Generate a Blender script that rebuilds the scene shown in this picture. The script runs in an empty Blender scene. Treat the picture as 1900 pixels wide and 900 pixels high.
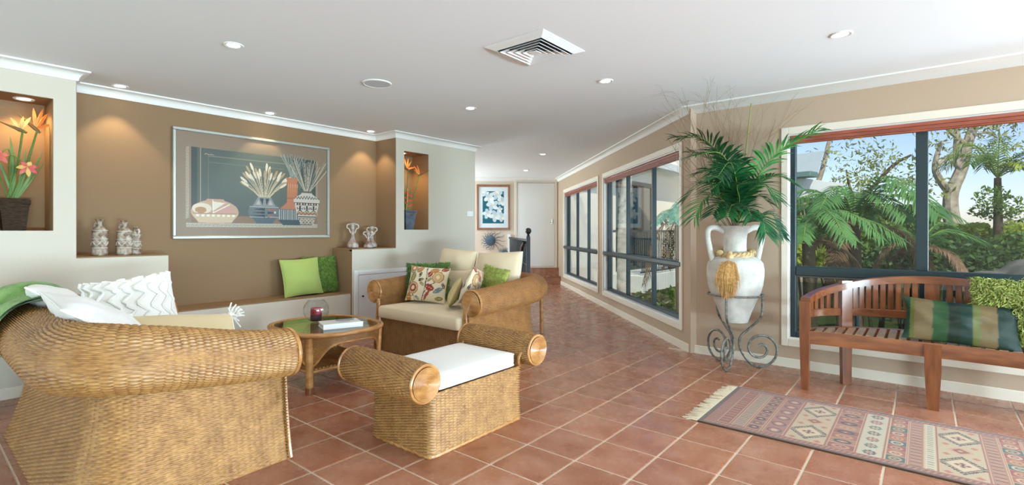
import bpy, bmesh, math, random
import numpy as np
from mathutils import Vector, Matrix

R = math.radians
random.seed(7)
rng = np.random.default_rng(7)
scene = bpy.context.scene
col = scene.collection

# ------------------------------------------------------------------ camera
# world axes follow the floor tiles: +x along the bench wall, +y along the feature wall
F_PX, HORIZON, HEAD, EYE = 936.0, 429.6, 0.686, 1.18
cam_d = bpy.data.cameras.new('camera')
cam_d.sensor_fit = 'HORIZONTAL'
cam_d.sensor_width = 36.0
cam_d.lens = 36.0 * F_PX / 1900.0
cam_d.shift_y = (HORIZON - 450.0) / 1900.0
cam_d.clip_start = 0.05
cam_d.clip_end = 500
cam = bpy.data.objects.new('camera', cam_d)
cam.location = (0, 0, EYE)
cam.rotation_euler = (R(90), 0, HEAD)
col.objects.link(cam)
scene.camera = cam

# ------------------------------------------------------------------ light
scene.view_settings.view_transform = 'Standard'
scene.view_settings.look = 'None'
scene.view_settings.exposure = 0.25
scene.view_settings.gamma = 1.0
scene.view_settings.use_curve_mapping = False

world = bpy.data.worlds.new('sky')
scene.world = world
world.use_nodes = True
wn, wl = world.node_tree.nodes, world.node_tree.links
wn.clear()
w_out = wn.new('ShaderNodeOutputWorld')
w_bg = wn.new('ShaderNodeBackground')
w_sky = wn.new('ShaderNodeTexSky')
w_sky.sky_type = 'NISHITA'
w_sky.sun_disc = False
w_sky.sun_elevation = R(38)
w_sky.sun_rotation = R(141)
w_sky.air_density = 1.0
w_sky.dust_density = 0.6
w_sky.ozone_density = 2.5
w_tc = wn.new('ShaderNodeTexCoord')
w_map = wn.new('ShaderNodeMapping')
w_map.inputs['Scale'].default_value = (2.2, 2.2, 6.0)
w_noise = wn.new('ShaderNodeTexNoise')
w_noise.inputs['Scale'].default_value = 1.3
w_noise.inputs['Detail'].default_value = 7
w_ramp = wn.new('ShaderNodeValToRGB')
w_ramp.color_ramp.elements[0].position = 0.56
w_ramp.color_ramp.elements[1].position = 0.74
w_mix = wn.new('ShaderNodeMix')
w_mix.data_type = 'RGBA'
w_mul = wn.new('ShaderNodeVectorMath')
w_mul.operation = 'MULTIPLY'
w_mul.inputs[1].default_value = (0.145, 0.134, 0.155)
wl.new(w_sky.outputs[0], w_mul.inputs[0])
wl.new(w_tc.outputs['Generated'], w_map.inputs[0])
wl.new(w_map.outputs[0], w_noise.inputs['Vector'])
wl.new(w_noise.outputs['Fac'], w_ramp.inputs[0])
wl.new(w_ramp.outputs[0], w_mix.inputs[0])
wl.new(w_mul.outputs[0], w_mix.inputs[6])
w_mix.inputs[7].default_value = (0.82, 0.84, 0.87, 1)
wl.new(w_mix.outputs[2], w_bg.inputs['Color'])
w_bg.inputs['Strength'].default_value = 1.0
wl.new(w_bg.outputs[0], w_out.inputs['Surface'])

sun_d = bpy.data.lights.new('sun', 'SUN')
sun_d.energy = 3.6
sun_d.angle = R(1.0)
sun_d.color = (1.0, 0.93, 0.80)
sun = bpy.data.objects.new('sun', sun_d)
sun.rotation_euler = Vector((-0.40, 0.50, -0.62)).to_track_quat('-Z', 'Y').to_euler()
sun.location = (8, -8, 12)
col.objects.link(sun)


def area(name, loc, aim, sx, sy, watts, colour):
    d = bpy.data.lights.new(name, 'AREA')
    d.shape = 'RECTANGLE'
    d.size, d.size_y = sx, sy
    d.energy = watts
    d.color = colour
    o = bpy.data.objects.new(name, d)
    o.location = loc
    o.rotation_euler = Vector(aim).to_track_quat('-Z', 'Y').to_euler()
    col.objects.link(o)
    return o


# added fill lights with no seen source, shining in through the unseen openings' panes
area('fill_bench_wall', (3.95, 5.16, 1.20), (-1, -0.85, 0.06), 3.0, 1.6, 500, (0.74, 0.88, 1.0))
area('fill_bench_wall_low', (3.95, 5.22, 0.40), (-0.9, -1.0, 0.55), 3.0, 0.5, 70, (0.70, 0.87, 1.0))
area('fill_near_end', (6.20, -0.6, 1.25), (-1, 0.0, 0.20), 4.2, 2.0, 85, (0.74, 0.88, 1.0))
area('fill_near_end_up', (6.30, -0.6, 0.25), (-1, 0.0, 0.95), 4.2, 0.6, 820, (0.62, 0.85, 1.0))
area('fill_rear', (-3.6, -4.16, 1.35), (0.12, 1, 0.25), 2.2, 1.7, 65, (0.70, 0.87, 1.0))
area('fill_stair', (-9.42, 6.4, 1.5), (0.85, 0.5, 0.35), 1.8, 1.6, 230, (0.78, 0.92, 1.0))

# ------------------------------------------------------------------ helpers


def px(x, y, D):
    """pixel of the 1900x900 photograph at camera depth D (metres) -> world point"""
    r = (x - 950.0) / F_PX * D
    return Vector((r * math.cos(HEAD) - D * math.sin(HEAD), r * math.sin(HEAD) + D * math.cos(HEAD),
                   EYE - (y - HORIZON) / F_PX * D))


def lin(c):
    c = np.asarray(c, dtype=float) / 255.0
    return np.where(c <= 0.04045, c / 12.92, ((c + 0.055) / 1.055) ** 2.4)


def rgb(r, g, b):
    return tuple(lin((r, g, b))) + (1.0,)


class MB:
    """collects geometry, builds one mesh object"""

    def __init__(self):
        self.v, self.f, self.uv, self.colr = [], [], [], []
        self.n = 0
        self.has_uv = self.has_col = False

    def add(self, verts, faces, uv=None, colr=None):
        verts = np.asarray(verts, dtype=np.float64).reshape(-1, 3)
        self.v.append(verts)
        if isinstance(faces, np.ndarray):
            self.f.append(faces + self.n)
        else:
            self.f.append([[i + self.n for i in f] for f in faces])
        self.uv.append(np.zeros((len(verts), 2)) if uv is None else np.asarray(uv, dtype=float).reshape(-1, 2))
        if uv is not None:
            self.has_uv = True
        self.colr.append(np.ones((len(verts), 3)) if colr is None else np.asarray(colr, dtype=float).reshape(-1, 3))
        if colr is not None:
            self.has_col = True
        self.n += len(verts)
        return self

    def box(self, lo, hi, ch=0.0, M=None):
        lo, hi = np.minimum(lo, hi).astype(float), np.maximum(lo, hi).astype(float)
        c = min(ch, 0.45 * float((hi - lo).min()))
        if c <= 0:
            vs = [[(lo, hi)[i][0], (lo, hi)[j][1], (lo, hi)[k][2]] for k in (0, 1) for j in (0, 1) for i in (0, 1)]
            fs = [[0, 2, 3, 1], [4, 5, 7, 6], [0, 1, 5, 4], [2, 6, 7, 3], [0, 4, 6, 2], [1, 3, 7, 5]]
        else:
            vs, idx = [], {}
            for i in (0, 1):
                for j in (0, 1):
                    for k in (0, 1):
                        p = np.array([(lo, hi)[i][0], (lo, hi)[j][1], (lo, hi)[k][2]])
                        s = np.array([1 - 2 * i, 1 - 2 * j, 1 - 2 * k]) * c
                        for a in range(3):
                            q = p + s
                            q[a] = p[a]
                            idx[(i, j, k, a)] = len(vs)
                            vs.append(q)
            fs = []
            for a in range(3):
                b, d = (a + 1) % 3, (a + 2) % 3
                for s in (0, 1):
                    loop = []
                    for (p, q) in ((0, 0), (1, 0), (1, 1), (0, 1)):
                        t = [0, 0, 0]
                        t[a], t[b], t[d] = s, p, q
                        loop.append(idx[(*t, a)])
                    fs.append(loop if s else loop[::-1])
                # edges running along axis a
                for p in (0, 1):
                    for q in (0, 1):
                        t0, t1 = [0, 0, 0], [0, 0, 0]
                        t0[a], t1[a] = 0, 1
                        t0[b] = t1[b] = p
                        t0[d] = t1[d] = q
                        loop = [idx[(*t0, b)], idx[(*t1, b)], idx[(*t1, d)], idx[(*t0, d)]]
                        fs.append(loop if (p == q) else loop[::-1])
            for i in (0, 1):
                for j in (0, 1):
                    for k in (0, 1):
                        loop = [idx[(i, j, k, 0)], idx[(i, j, k, 1)], idx[(i, j, k, 2)]]
                        fs.append(loop if (i + j + k) % 2 else loop[::-1])
        vs = np.array(vs)
        if M is not None:
            vs = xf(vs, M)
        return self.add(vs, fs)

    def obox(self, c, s, M, ch=0.0):
        """box of size s about c in the frame M"""
        c, s = np.array(c, float), np.array(s, float)
        return self.box(c - s / 2, c + s / 2, ch, M)

    def prism(self, poly, z0, z1):
        n = len(poly)
        vs = [(p[0], p[1], z0) for p in poly] + [(p[0], p[1], z1) for p in poly]
        fs = [list(range(n))[::-1], list(range(n, 2 * n))] + [[i, (i + 1) % n, n + (i + 1) % n, n + i] for i in range(n)]
        return self.add(vs, fs)

    def grid(self, P, cu=False, cv=False, uv=None, colr=None):
        P = np.asarray(P, float)
        a, b = P.shape[:2]
        I = np.arange(a * b).reshape(a, b)
        if cu:
            I = np.vstack([I, I[:1]])
        if cv:
            I = np.hstack([I, I[:, :1]])
        q = np.stack([I[:-1, :-1], I[1:, :-1], I[1:, 1:], I[:-1, 1:]], -1).reshape(-1, 4)
        return self.add(P.reshape(-1, 3), q, uv, colr)

    def tube(self, pts, r, n=8, closed=False, caps=True, flat=1.0, up=None):
        pts = np.asarray(pts, float)
        m = len(pts)
        r = np.full(m, r, float) if np.isscalar(r) else np.asarray(r, float)
        T = np.zeros_like(pts)
        if closed:
            T = np.roll(pts, -1, 0) - np.roll(pts, 1, 0)
        else:
            T[1:-1] = pts[2:] - pts[:-2]
            T[0], T[-1] = pts[1] - pts[0], pts[-1] - pts[-2]
        T /= np.maximum(np.linalg.norm(T, axis=1, keepdims=True), 1e-9)
        ref = np.array(up if up is not None else ([0, 0, 1.0] if abs(T[0][2]) < 0.9 else [1.0, 0, 0]), float)
        N = np.zeros_like(pts)
        nrm = ref - T[0] * (ref @ T[0])
        nrm /= max(np.linalg.norm(nrm), 1e-9)
        for i in range(m):
            base = ref if up is not None else nrm
            nrm = base - T[i] * (base @ T[i])
            nrm /= max(np.linalg.norm(nrm), 1e-9)
            N[i] = nrm
        B = np.cross(T, N)
        a = np.linspace(0, 2 * math.pi, n, endpoint=False)
        P = pts[:, None] + r[:, None, None] * (N[:, None] * np.cos(a)[None, :, None] * flat + B[:, None] * np.sin(a)[None, :, None])
        self.grid(P, cu=closed, cv=True)
        if caps and not closed:
            k = self.n - m * n
            self.f.append([[k + j for j in range(n)], [k + (m - 1) * n + j for j in range(n)][::-1]])
        return self

    def lathe(self, prof, n=24, c=(0, 0, 0), caps=True):
        prof = np.asarray(prof, float)
        a = np.linspace(0, 2 * math.pi, n, endpoint=False)
        P = np.stack([prof[:, 0][:, None] * np.cos(a)[None], prof[:, 0][:, None] * np.sin(a)[None],
                      np.repeat(prof[:, 1][:, None], n, 1)], -1) + np.array(c, float)
        self.grid(P[::-1], cv=True)
        if caps:
            m = len(prof)
            k = self.n - m * n
            fs = []
            if prof[-1, 0] > 1e-4:
                fs.append([k + j for j in range(n)])
            if prof[0, 0] > 1e-4:
                fs.append([k + (m - 1) * n + j for j in range(n)][::-1])
            if fs:
                self.f.append(fs)
        return self

    def sphere(self, c, r, n=12, sz=None):
        t = np.linspace(-math.pi / 2, math.pi / 2, max(5, n // 2 + 1))
        rz = r if sz is None else sz
        return self.lathe(np.stack([np.maximum(r * np.cos(t), 1e-4), rz * np.sin(t)], 1), n, c, caps=False)

    def build(self, name, mat, parent=None, smooth=False, world=False, origin=True, fixn=False):
        V = np.concatenate(self.v) if self.v else np.zeros((0, 3))
        base = Vector((0, 0, 0))
        if parent is None and origin and len(V):
            lo, hi = V.min(0), V.max(0)
            base = Vector(((lo[0] + hi[0]) / 2, (lo[1] + hi[1]) / 2, lo[2]))
            V = V - np.array(base)
        elif parent is not None and world:
            q = parent
            off = Vector((0, 0, 0))
            while q is not None:
                off += q.location
                q = q.parent
            V = V - np.array(off)
        me = bpy.data.meshes.new(name)
        tot, idx = [], []
        for f in self.f:
            if isinstance(f, np.ndarray):
                tot.append(np.full(len(f), f.shape[1], dtype=np.int32))
                idx.append(f.reshape(-1))
            elif f:
                tot.append(np.array([len(q) for q in f], dtype=np.int32))
                idx.append(np.array([i for q in f for i in q], dtype=np.int64))
        tot, idx = np.concatenate(tot), np.concatenate(idx).astype(np.int32)
        me.vertices.add(len(V))
        me.vertices.foreach_set('co', V.astype(np.float32).reshape(-1))
        me.loops.add(len(idx))
        me.loops.foreach_set('vertex_index', idx)
        me.polygons.add(len(tot))
        st = np.zeros(len(tot), dtype=np.int32)
        st[1:] = np.cumsum(tot)[:-1]
        me.polygons.foreach_set('loop_start', st)
        me.polygons.foreach_set('loop_total', tot)
        if self.has_uv:
            U = np.concatenate(self.uv)[idx]
            me.uv_layers.new(name='weave').data.foreach_set('uv', U.astype(np.float32).reshape(-1))
        if self.has_col:
            C = np.concatenate(self.colr)
            C = np.concatenate([C, np.ones((len(C), 1))], 1)
            a = me.color_attributes.new('print', 'FLOAT_COLOR', 'POINT')
            a.data.foreach_set('color', C.astype(np.float32).reshape(-1))
        me.update(calc_edges=True)
        me.validate()
        if fixn:
            b = bmesh.new()
            b.from_mesh(me)
            bmesh.ops.recalc_face_normals(b, faces=b.faces)
            b.to_mesh(me)
            b.free()
        me.polygons.foreach_set('use_smooth', np.full(len(me.polygons), bool(smooth)))
        if smooth:
            if smooth != 'all':
                me.set_sharp_from_angle(angle=R(40))
        me.materials.append(mat)
        o = bpy.data.objects.new(name, me)
        o.location = base
        o.parent = parent
        col.objects.link(o)
        return o


def xf(vs, M):
    vs = np.asarray(vs, float)
    A = np.array(M)
    return vs @ A[:3, :3].T + A[:3, 3]


def frame(o, ex, ey, ez=None):
    """matrix with origin o and axes ex, ey"""
    ex, ey = Vector(ex).normalized(), Vector(ey).normalized()
    ez = Vector(ez).normalized() if ez is not None else ex.cross(ey)
    M = Matrix((ex, ey, ez)).transposed().to_4x4()
    M.translation = Vector(o)
    return M


def thing(name, label, cat, loc=(0, 0, 0), rot=(0, 0, 0), group=None):
    o = bpy.data.objects.new(name, None)
    o.empty_display_size = 0.1
    o.location, o.rotation_euler = loc, rot
    col.objects.link(o)
    return tag(o, label, cat, group)


def tag(o, label, cat, group=None):
    o['label'], o['category'] = label, cat
    if group:
        o['group'] = group
    return o


def struct(o, label=None, cat=None):
    o['kind'] = 'structure'
    if label:
        o['label'] = label
    if cat:
        o['category'] = cat
    return o


def stuff(o):
    o['kind'] = 'stuff'
    return o


def bez(pts, n=24):
    """smooth curve through points (Catmull-Rom)"""
    P = [np.array(p, float) for p in pts]
    P = [2 * P[0] - P[1]] + P + [2 * P[-1] - P[-2]]
    out = []
    m = len(P) - 3
    for k in range(m):
        a, b, c, d = P[k:k + 4]
        q = max(2, n // m)
        for t in np.linspace(0, 1, q, endpoint=False):
            out.append(0.5 * (2 * b + (c - a) * t + (2 * a - 5 * b + 4 * c - d) * t ** 2 + (3 * b - a - 3 * c + d) * t ** 3))
    out.append(P[-2])
    return np.array(out)


def sweep(mb, path, prof, side=1, closed=False):
    """profile [(offset into the room, z)] along a plan polyline with mitred corners; side=1: room on the right"""
    P = [np.array(p[:2], float) for p in path]
    n = len(P)
    rows = []
    for i in range(n):
        ds = []
        if i > 0:
            ds.append((P[i] - P[i - 1]) / np.linalg.norm(P[i] - P[i - 1]))
        if i < n - 1:
            ds.append((P[i + 1] - P[i]) / np.linalg.norm(P[i + 1] - P[i]))
        ns = [np.array([d[1], -d[0]]) * side for d in ds]
        if len(ns) == 2:
            m = ns[0] + ns[1]
            m = m / (1 + ns[0] @ ns[1])
        else:
            m = ns[0]
        rows.append([[P[i][0] + m[0] * o, P[i][1] + m[1] * o, z] for o, z in prof])
    mb.grid(np.array(rows), cv=True)
    k = len(prof)
    b = mb.n - n * k
    mb.f.append([[b + j for j in range(k)], [b + (n - 1) * k + j for j in range(k)][::-1]])
    return mb


# ------------------------------------------------------------------ materials
def mat(name, colour, rough=0.5, spec=0.5, metal=0.0, bump=0.0, bscale=60, var=0.0, vscale=4.0, coat=0.0, detail=4, stretch=(1, 1, 1),
        sheen=0.0, coord='Object', rvar=0.0, vcol2=None, subsurf=0.0, objrand=0.0, trans=0.0):
    m = bpy.data.materials.new(name)
    m.use_nodes = True
    nt = m.node_tree
    N, L = nt.nodes, nt.links
    b = N['Principled BSDF']
    c = colour if len(colour) == 4 else tuple(colour) + (1.0,)
    b.inputs['Base Color'].default_value = c
    b.inputs['Roughness'].default_value = rough
    b.inputs['Specular IOR Level'].default_value = spec
    b.inputs['Metallic'].default_value = metal
    b.inputs['Coat Weight'].default_value = coat
    b.inputs['Coat Roughness'].default_value = 0.12
    b.inputs['Sheen Weight'].default_value = sheen
    if trans:
        b.inputs['Transmission Weight'].default_value = trans
    tc = mp = None
    if var or bump or rvar:
        tc = N.new('ShaderNodeTexCoord')
        mp = N.new('ShaderNodeMapping')
        mp.inputs['Scale'].default_value = stretch
        L.new(tc.outputs[coord], mp.inputs[0])
    csock = None
    if var or vcol2:
        n1 = N.new('ShaderNodeTexNoise')
        n1.inputs['Scale'].default_value = vscale
        n1.inputs['Detail'].default_value = detail
        L.new(mp.outputs[0], n1.inputs['Vector'])
        mx = N.new('ShaderNodeMix')
        mx.data_type = 'RGBA'
        rp = N.new('ShaderNodeMapRange')
        rp.inputs['From Min'].default_value = 0.3
        rp.inputs['From Max'].default_value = 0.7
        L.new(n1.outputs['Fac'], rp.inputs['Value'])
        L.new(rp.outputs[0], mx.inputs[0])
        d = np.array(c[:3])
        c2 = vcol2 if vcol2 is not None else tuple(np.clip(d * (1 + var), 0, 1)) + (1,)
        c1 = c if vcol2 is not None else tuple(d * (1 - var)) + (1,)
        mx.inputs[6].default_value = c1
        mx.inputs[7].default_value = c2
        csock = mx.outputs[2]
    if objrand:
        oi = N.new('ShaderNodeObjectInfo')
        mr = N.new('ShaderNodeMapRange')
        mr.inputs['To Min'].default_value = 1 - objrand
        mr.inputs['To Max'].default_value = 1 + objrand
        L.new(oi.outputs['Random'], mr.inputs['Value'])
        sc = N.new('ShaderNodeVectorMath')
        sc.operation = 'SCALE'
        if csock is not None:
            L.new(csock, sc.inputs[0])
        else:
            sc.inputs[0].default_value = c[:3]
        L.new(mr.outputs[0], sc.inputs['Scale'])
        csock = sc.outputs[0]
        if mp is not None:
            ad = N.new('ShaderNodeVectorMath')
            ad.operation = 'MULTIPLY_ADD'
            ad.inputs[1].default_value = (13.7, 7.3, 5.1)
            cb = N.new('ShaderNodeCombineXYZ')
            for i in range(3):
                L.new(oi.outputs['Random'], cb.inputs[i])
            L.new(cb.outputs[0], ad.inputs[0])
            L.new(tc.outputs[coord], ad.inputs[2])
            L.new(ad.outputs[0], mp.inputs[0])
    if csock is not None:
        L.new(csock, b.inputs['Base Color'])
    if rvar:
        n3 = N.new('ShaderNodeTexNoise')
        n3.inputs['Scale'].default_value = vscale * 2.3
        L.new(mp.outputs[0], n3.inputs['Vector'])
        r3 = N.new('ShaderNodeMapRange')
        r3.inputs['From Min'].default_value = 0.3
        r3.inputs['From Max'].default_value = 0.7
        r3.inputs['To Min'].default_value = max(0.02, rough - rvar)
        r3.inputs['To Max'].default_value = min(1, rough + rvar)
        L.new(n3.outputs['Fac'], r3.inputs['Value'])
        L.new(r3.outputs[0], b.inputs['Roughness'])
    if bump:
        n2 = N.new('ShaderNodeTexNoise')
        n2.inputs['Scale'].default_value = bscale
        n2.inputs['Detail'].default_value = 3
        L.new(mp.outputs[0], n2.inputs['Vector'])
        bp = N.new('ShaderNodeBump')
        bp.inputs['Strength'].default_value = bump
        bp.inputs['Distance'].default_value = 0.01
        L.new(n2.outputs['Fac'], bp.inputs['Height'])
        L.new(bp.outputs[0], b.inputs['Normal'])
    return m


def glass_mat(name, tint=(0.93, 0.97, 0.96, 1), ior=1.45, boost=0.0, rough=0.01):
    m = bpy.data.materials.new(name)
    m.use_nodes = True
    N, L = m.node_tree.nodes, m.node_tree.links
    N.clear()
    o = N.new('ShaderNodeOutputMaterial')
    t = N.new('ShaderNodeBsdfTransparent')
    t.inputs['Color'].default_value = tint
    g = N.new('ShaderNodeBsdfGlossy')
    g.inputs['Roughness'].default_value = rough
    # Schlick reflectance of one face of a thin pane
    lw = N.new('ShaderNodeLayerWeight')
    lw.inputs['Blend'].default_value = 0.5
    pw = N.new('ShaderNodeMath')
    pw.operation = 'POWER'
    pw.inputs[1].default_value = 5.0
    L.new(lw.outputs['Facing'], pw.inputs[0])
    fr = N.new('ShaderNodeMath')
    fr.operation = 'MULTIPLY_ADD'
    f0 = ((ior - 1) / (ior + 1)) ** 2 * .7
    fr.inputs[1].default_value = .55
    fr.inputs[2].default_value = f0
    L.new(pw.outputs[0], fr.inputs[0])
    mx = N.new('ShaderNodeMixShader')
    src = fr.outputs[0]
    if boost:
        ad = N.new('ShaderNodeMath')
        ad.operation = 'ADD'
        ad.use_clamp = True
        ad.inputs[1].default_value = boost
        L.new(src, ad.inputs[0])
        src = ad.outputs[0]
    L.new(src, mx.inputs[0])
    L.new(t.outputs[0], mx.inputs[1])
    L.new(g.outputs[0], mx.inputs[2])
    L.new(mx.outputs[0], o.inputs['Surface'])
    return m


def emit_mat(name, colour, strength):
    m = bpy.data.materials.new(name)
    m.use_nodes = True
    b = m.node_tree.nodes['Principled BSDF']
    b.inputs['Base Color'].default_value = colour
    b.inputs['Emission Color'].default_value = colour
    b.inputs['Emission Strength'].default_value = strength
    return m


def print_mat(name, rough=0.6, spec=0.3, coat=0.0, bump=0.0, bscale=300, sheen=0.0):
    m = bpy.data.materials.new(name)
    m.use_nodes = True
    N, L = m.node_tree.nodes, m.node_tree.links
    b = N['Principled BSDF']
    a = N.new('ShaderNodeAttribute')
    a.attribute_name = 'print'
    L.new(a.outputs['Color'], b.inputs['Base Color'])
    b.inputs['Roughness'].default_value = rough
    b.inputs['Specular IOR Level'].default_value = spec
    b.inputs['Coat Weight'].default_value = coat
    b.inputs['Coat Roughness'].default_value = 0.03
    b.inputs['Sheen Weight'].default_value = sheen
    if bump:
        tc = N.new('ShaderNodeTexCoord')
        n2 = N.new('ShaderNodeTexNoise')
        n2.inputs['Scale'].default_value = bscale
        L.new(tc.outputs['Object'], n2.inputs['Vector'])
        bp = N.new('ShaderNodeBump')
        bp.inputs['Strength'].default_value = bump
        bp.inputs['Distance'].default_value = 0.005
        L.new(n2.outputs['Fac'], bp.inputs['Height'])
        L.new(bp.outputs[0], b.inputs['Normal'])
    return m


def wicker_mat(name, dark, light, rough=0.36):
    """strands take their tone from their row (v) and from noise along the strand (u)"""
    m = bpy.data.materials.new(name)
    m.use_nodes = True
    N, L = m.node_tree.nodes, m.node_tree.links
    b = N['Principled BSDF']
    uv = N.new('ShaderNodeUVMap')
    uv.uv_map = 'weave'
    mp = N.new('ShaderNodeMapping')
    mp.inputs['Scale'].default_value = (0.45, 0.10, 1)
    L.new(uv.outputs[0], mp.inputs[0])
    n1 = N.new('ShaderNodeTexNoise')
    n1.inputs['Scale'].default_value = 1.0
    n1.inputs['Detail'].default_value = 3
    L.new(mp.outputs[0], n1.inputs['Vector'])
    mp2 = N.new('ShaderNodeMapping')
    mp2.inputs['Scale'].default_value = (0.9, 0.6, 1)
    L.new(uv.outputs[0], mp2.inputs[0])
    n2 = N.new('ShaderNodeTexNoise')
    n2.inputs['Scale'].default_value = 1.7
    n2.inputs['Detail'].default_value = 1
    L.new(mp2.outputs[0], n2.inputs['Vector'])
    ad = N.new('ShaderNodeMath')
    ad.operation = 'ADD'
    L.new(n1.outputs['Fac'], ad.inputs[0])
    L.new(n2.outputs['Fac'], ad.inputs[1])
    rp = N.new('ShaderNodeMapRange')
    rp.inputs['From Min'].default_value = 0.50
    rp.inputs['From Max'].default_value = 1.50
    L.new(ad.outputs[0], rp.inputs['Value'])
    mx = N.new('ShaderNodeMix')
    mx.data_type = 'RGBA'
    mx.inputs[6].default_value = dark
    mx.inputs[7].default_value = light
    L.new(rp.outputs[0], mx.inputs[0])
    L.new(mx.outputs[2], b.inputs['Base Color'])
    b.inputs['Roughness'].default_value = rough
    b.inputs['Specular IOR Level'].default_value = 0.6
    return m


def wood_mat(name, c1, c2, rough=0.35, axis=(12, 12, 1.2), coat=0.25):
    m = mat(name, c1, rough=rough, var=0.2, vscale=3.0, stretch=axis, coat=coat, vcol2=c2, detail=6)
    return m


def leaf_mat(name, c1, c2, vscale=6.0, rough=0.45, transl=0.35):
    m = mat(name, c1, rough=rough, var=0.2, vscale=vscale, vcol2=c2, spec=0.4)
    N, L = m.node_tree.nodes, m.node_tree.links
    b = N['Principled BSDF']
    out = N['Material Output']
    t = N.new('ShaderNodeBsdfTranslucent')
    src = b.inputs['Base Color'].links[0].from_socket
    L.new(src, t.inputs['Color'])
    mx = N.new('ShaderNodeMixShader')
    mx.inputs[0].default_value = transl
    L.new(b.outputs[0], mx.inputs[1])
    L.new(t.outputs[0], mx.inputs[2])
    L.new(mx.outputs[0], out.inputs['Surface'])
    return m


M = {}
M['ceiling'] = mat('ceiling paint', rgb(240, 243, 245), 0.9, 0.2)
M['cream'] = mat('cream wall paint', rgb(208, 200, 184), 0.75, 0.25, bump=0.03, bscale=180)
M['peach'] = mat('peach wall paint', rgb(190, 167, 144), 0.75, 0.25, bump=0.03, bscale=180)
M['brown_wall'] = mat('brown feature paint', rgb(144, 116, 86), 0.7, 0.25, bump=0.03, bscale=180)
M['trim'] = mat('cream trim paint', rgb(232, 222, 204), 0.45, 0.4)
M['cornice'] = mat('white cornice paint', rgb(238, 237, 232), 0.6, 0.3)
M['white_paint'] = mat('white gloss paint', rgb(238, 238, 236), 0.35, 0.5)
M['tile'] = mat('terracotta tile', rgb(158, 100, 72), 0.25, 0.5, var=0.2, vscale=7, vcol2=rgb(178, 126, 100), bump=0.05, bscale=26,
                rvar=0.08, objrand=0.07)
M['grout'] = mat('sandy grout', rgb(222, 204, 180), 0.85, 0.2, bump=0.1, bscale=200)
M['alu'] = mat('dark green aluminium', rgb(28, 50, 54), 0.38, 0.5)
M['glass'] = glass_mat('window glass', (0.95, 0.98, 0.97, 1))
M['blind'] = wood_mat('red cedar slats', rgb(140, 66, 44), rgb(172, 92, 66), 0.35, (2, 2, 12))
M['chrome'] = mat('brushed metal', rgb(190, 190, 188), 0.3, 0.5, metal=1.0)
M['black_metal'] = mat('black metal', rgb(24, 27, 30), 0.45, 0.5)
M['wicker'] = wicker_mat('honey wicker', rgb(122, 74, 32), rgb(200, 152, 90))
M['wicker_dark'] = wicker_mat('amber wicker', rgb(118, 70, 32), rgb(190, 138, 78))
M['cane'] = wood_mat('varnished cane', rgb(160, 104, 52), rgb(204, 152, 92), 0.3, (3, 3, 10))
M['teak'] = wood_mat('oiled teak', rgb(104, 54, 26), rgb(146, 86, 48), 0.3, (9, 9, 1.6), 0.3)
M['teak_h'] = wood_mat('oiled teak rail', rgb(104, 54, 26), rgb(146, 86, 48), 0.3, (1.6, 9, 9), 0.3)
M['teak_seat'] = wood_mat('weathered teak slat', rgb(150, 108, 74), rgb(186, 150, 112), 0.32, (9, 1.6, 9), 0.3)
M['dark_wood'] = wood_mat('dark stained wood', rgb(54, 26, 16), rgb(84, 44, 26), 0.35)
M['ivory_cloth'] = mat('ivory upholstery', rgb(230, 212, 180), 0.9, 0.15, bump=0.12, bscale=500, sheen=0.2)
M['white_cloth'] = mat('white cotton', rgb(240, 238, 232), 0.9, 0.15, bump=0.12, bscale=400, sheen=0.2)
M['cream_cloth'] = mat('straw linen', rgb(226, 204, 158), 0.9, 0.15, bump=0.15, bscale=300, stretch=(1, 8, 1), sheen=0.2)
M['lime_cloth'] = mat('lime green cotton', rgb(164, 180, 98), 0.8, 0.2, bump=0.15, bscale=300, sheen=0.2)
M['green_cloth'] = mat('leaf green cotton', rgb(120, 168, 60), 0.85, 0.2, bump=0.2, bscale=160, sheen=0.3)
M['shag_dark'] = mat('moss green shag yarn', rgb(88, 124, 42), 0.9, 0.15, var=0.2, vscale=30, vcol2=rgb(140, 168, 74), sheen=0.2)
M['shag_teal'] = mat('leaf green shag yarn', rgb(84, 122, 60), 0.9, 0.15, var=0.2, vscale=30, vcol2=rgb(130, 164, 92), sheen=0.2)
M['shag_lime'] = mat('lime shag yarn', rgb(140, 158, 68), 0.9, 0.15, var=0.2, vscale=30, vcol2=rgb(192, 200, 116), sheen=0.2)
M['throw'] = mat('green knitted wool', rgb(92, 138, 56), 0.95, 0.1, var=0.2, vscale=14, vcol2=rgb(150, 186, 108), bump=0.9, bscale=110, sheen=0.3)

# ================================================================== THE ROOM
CEIL = 2.40
FX, BX = -5.0, -5.40            # front plane and recess plane of the feature wall
RY = 4.925                      # bench wall
CORN = np.array([-1.80, RY])    # corner between bench wall and corridor wall
S_ = np.array([-math.sqrt(0.5), math.sqrt(0.5)])   # along the corridor
Q_ = np.array([-math.sqrt(0.5), -math.sqrt(0.5)])  # from the corridor wall into the corridor
FAR_S = 6.72
XE, YN = 6.0, -4.0            # near end walls (behind the camera)


def cw(s, q, z=0.0):
    p = CORN + S_ * s + Q_ * q
    return (p[0], p[1], z)


CM = frame((CORN[0], CORN[1], 0), (S_[0], S_[1], 0), (Q_[0], Q_[1], 0), (0, 0, 1))   # local x=s, y=q (into the room), z


# ---- floor: sandy bed, every tile its own piece
floor_poly = [(XE, YN), (XE, RY), tuple(CORN), cw(FAR_S + .1, 0)[:2], cw(FAR_S + .1, 4.2)[:2], (-9.2, 5.3), (FX, 5.3), (FX, YN)]
fb = MB().prism(floor_poly, -0.08, -0.003)
floor = struct(fb.build('floor', M['grout'], origin=False), 'terracotta tiled floor with pale grout lines', 'floor')

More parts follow.
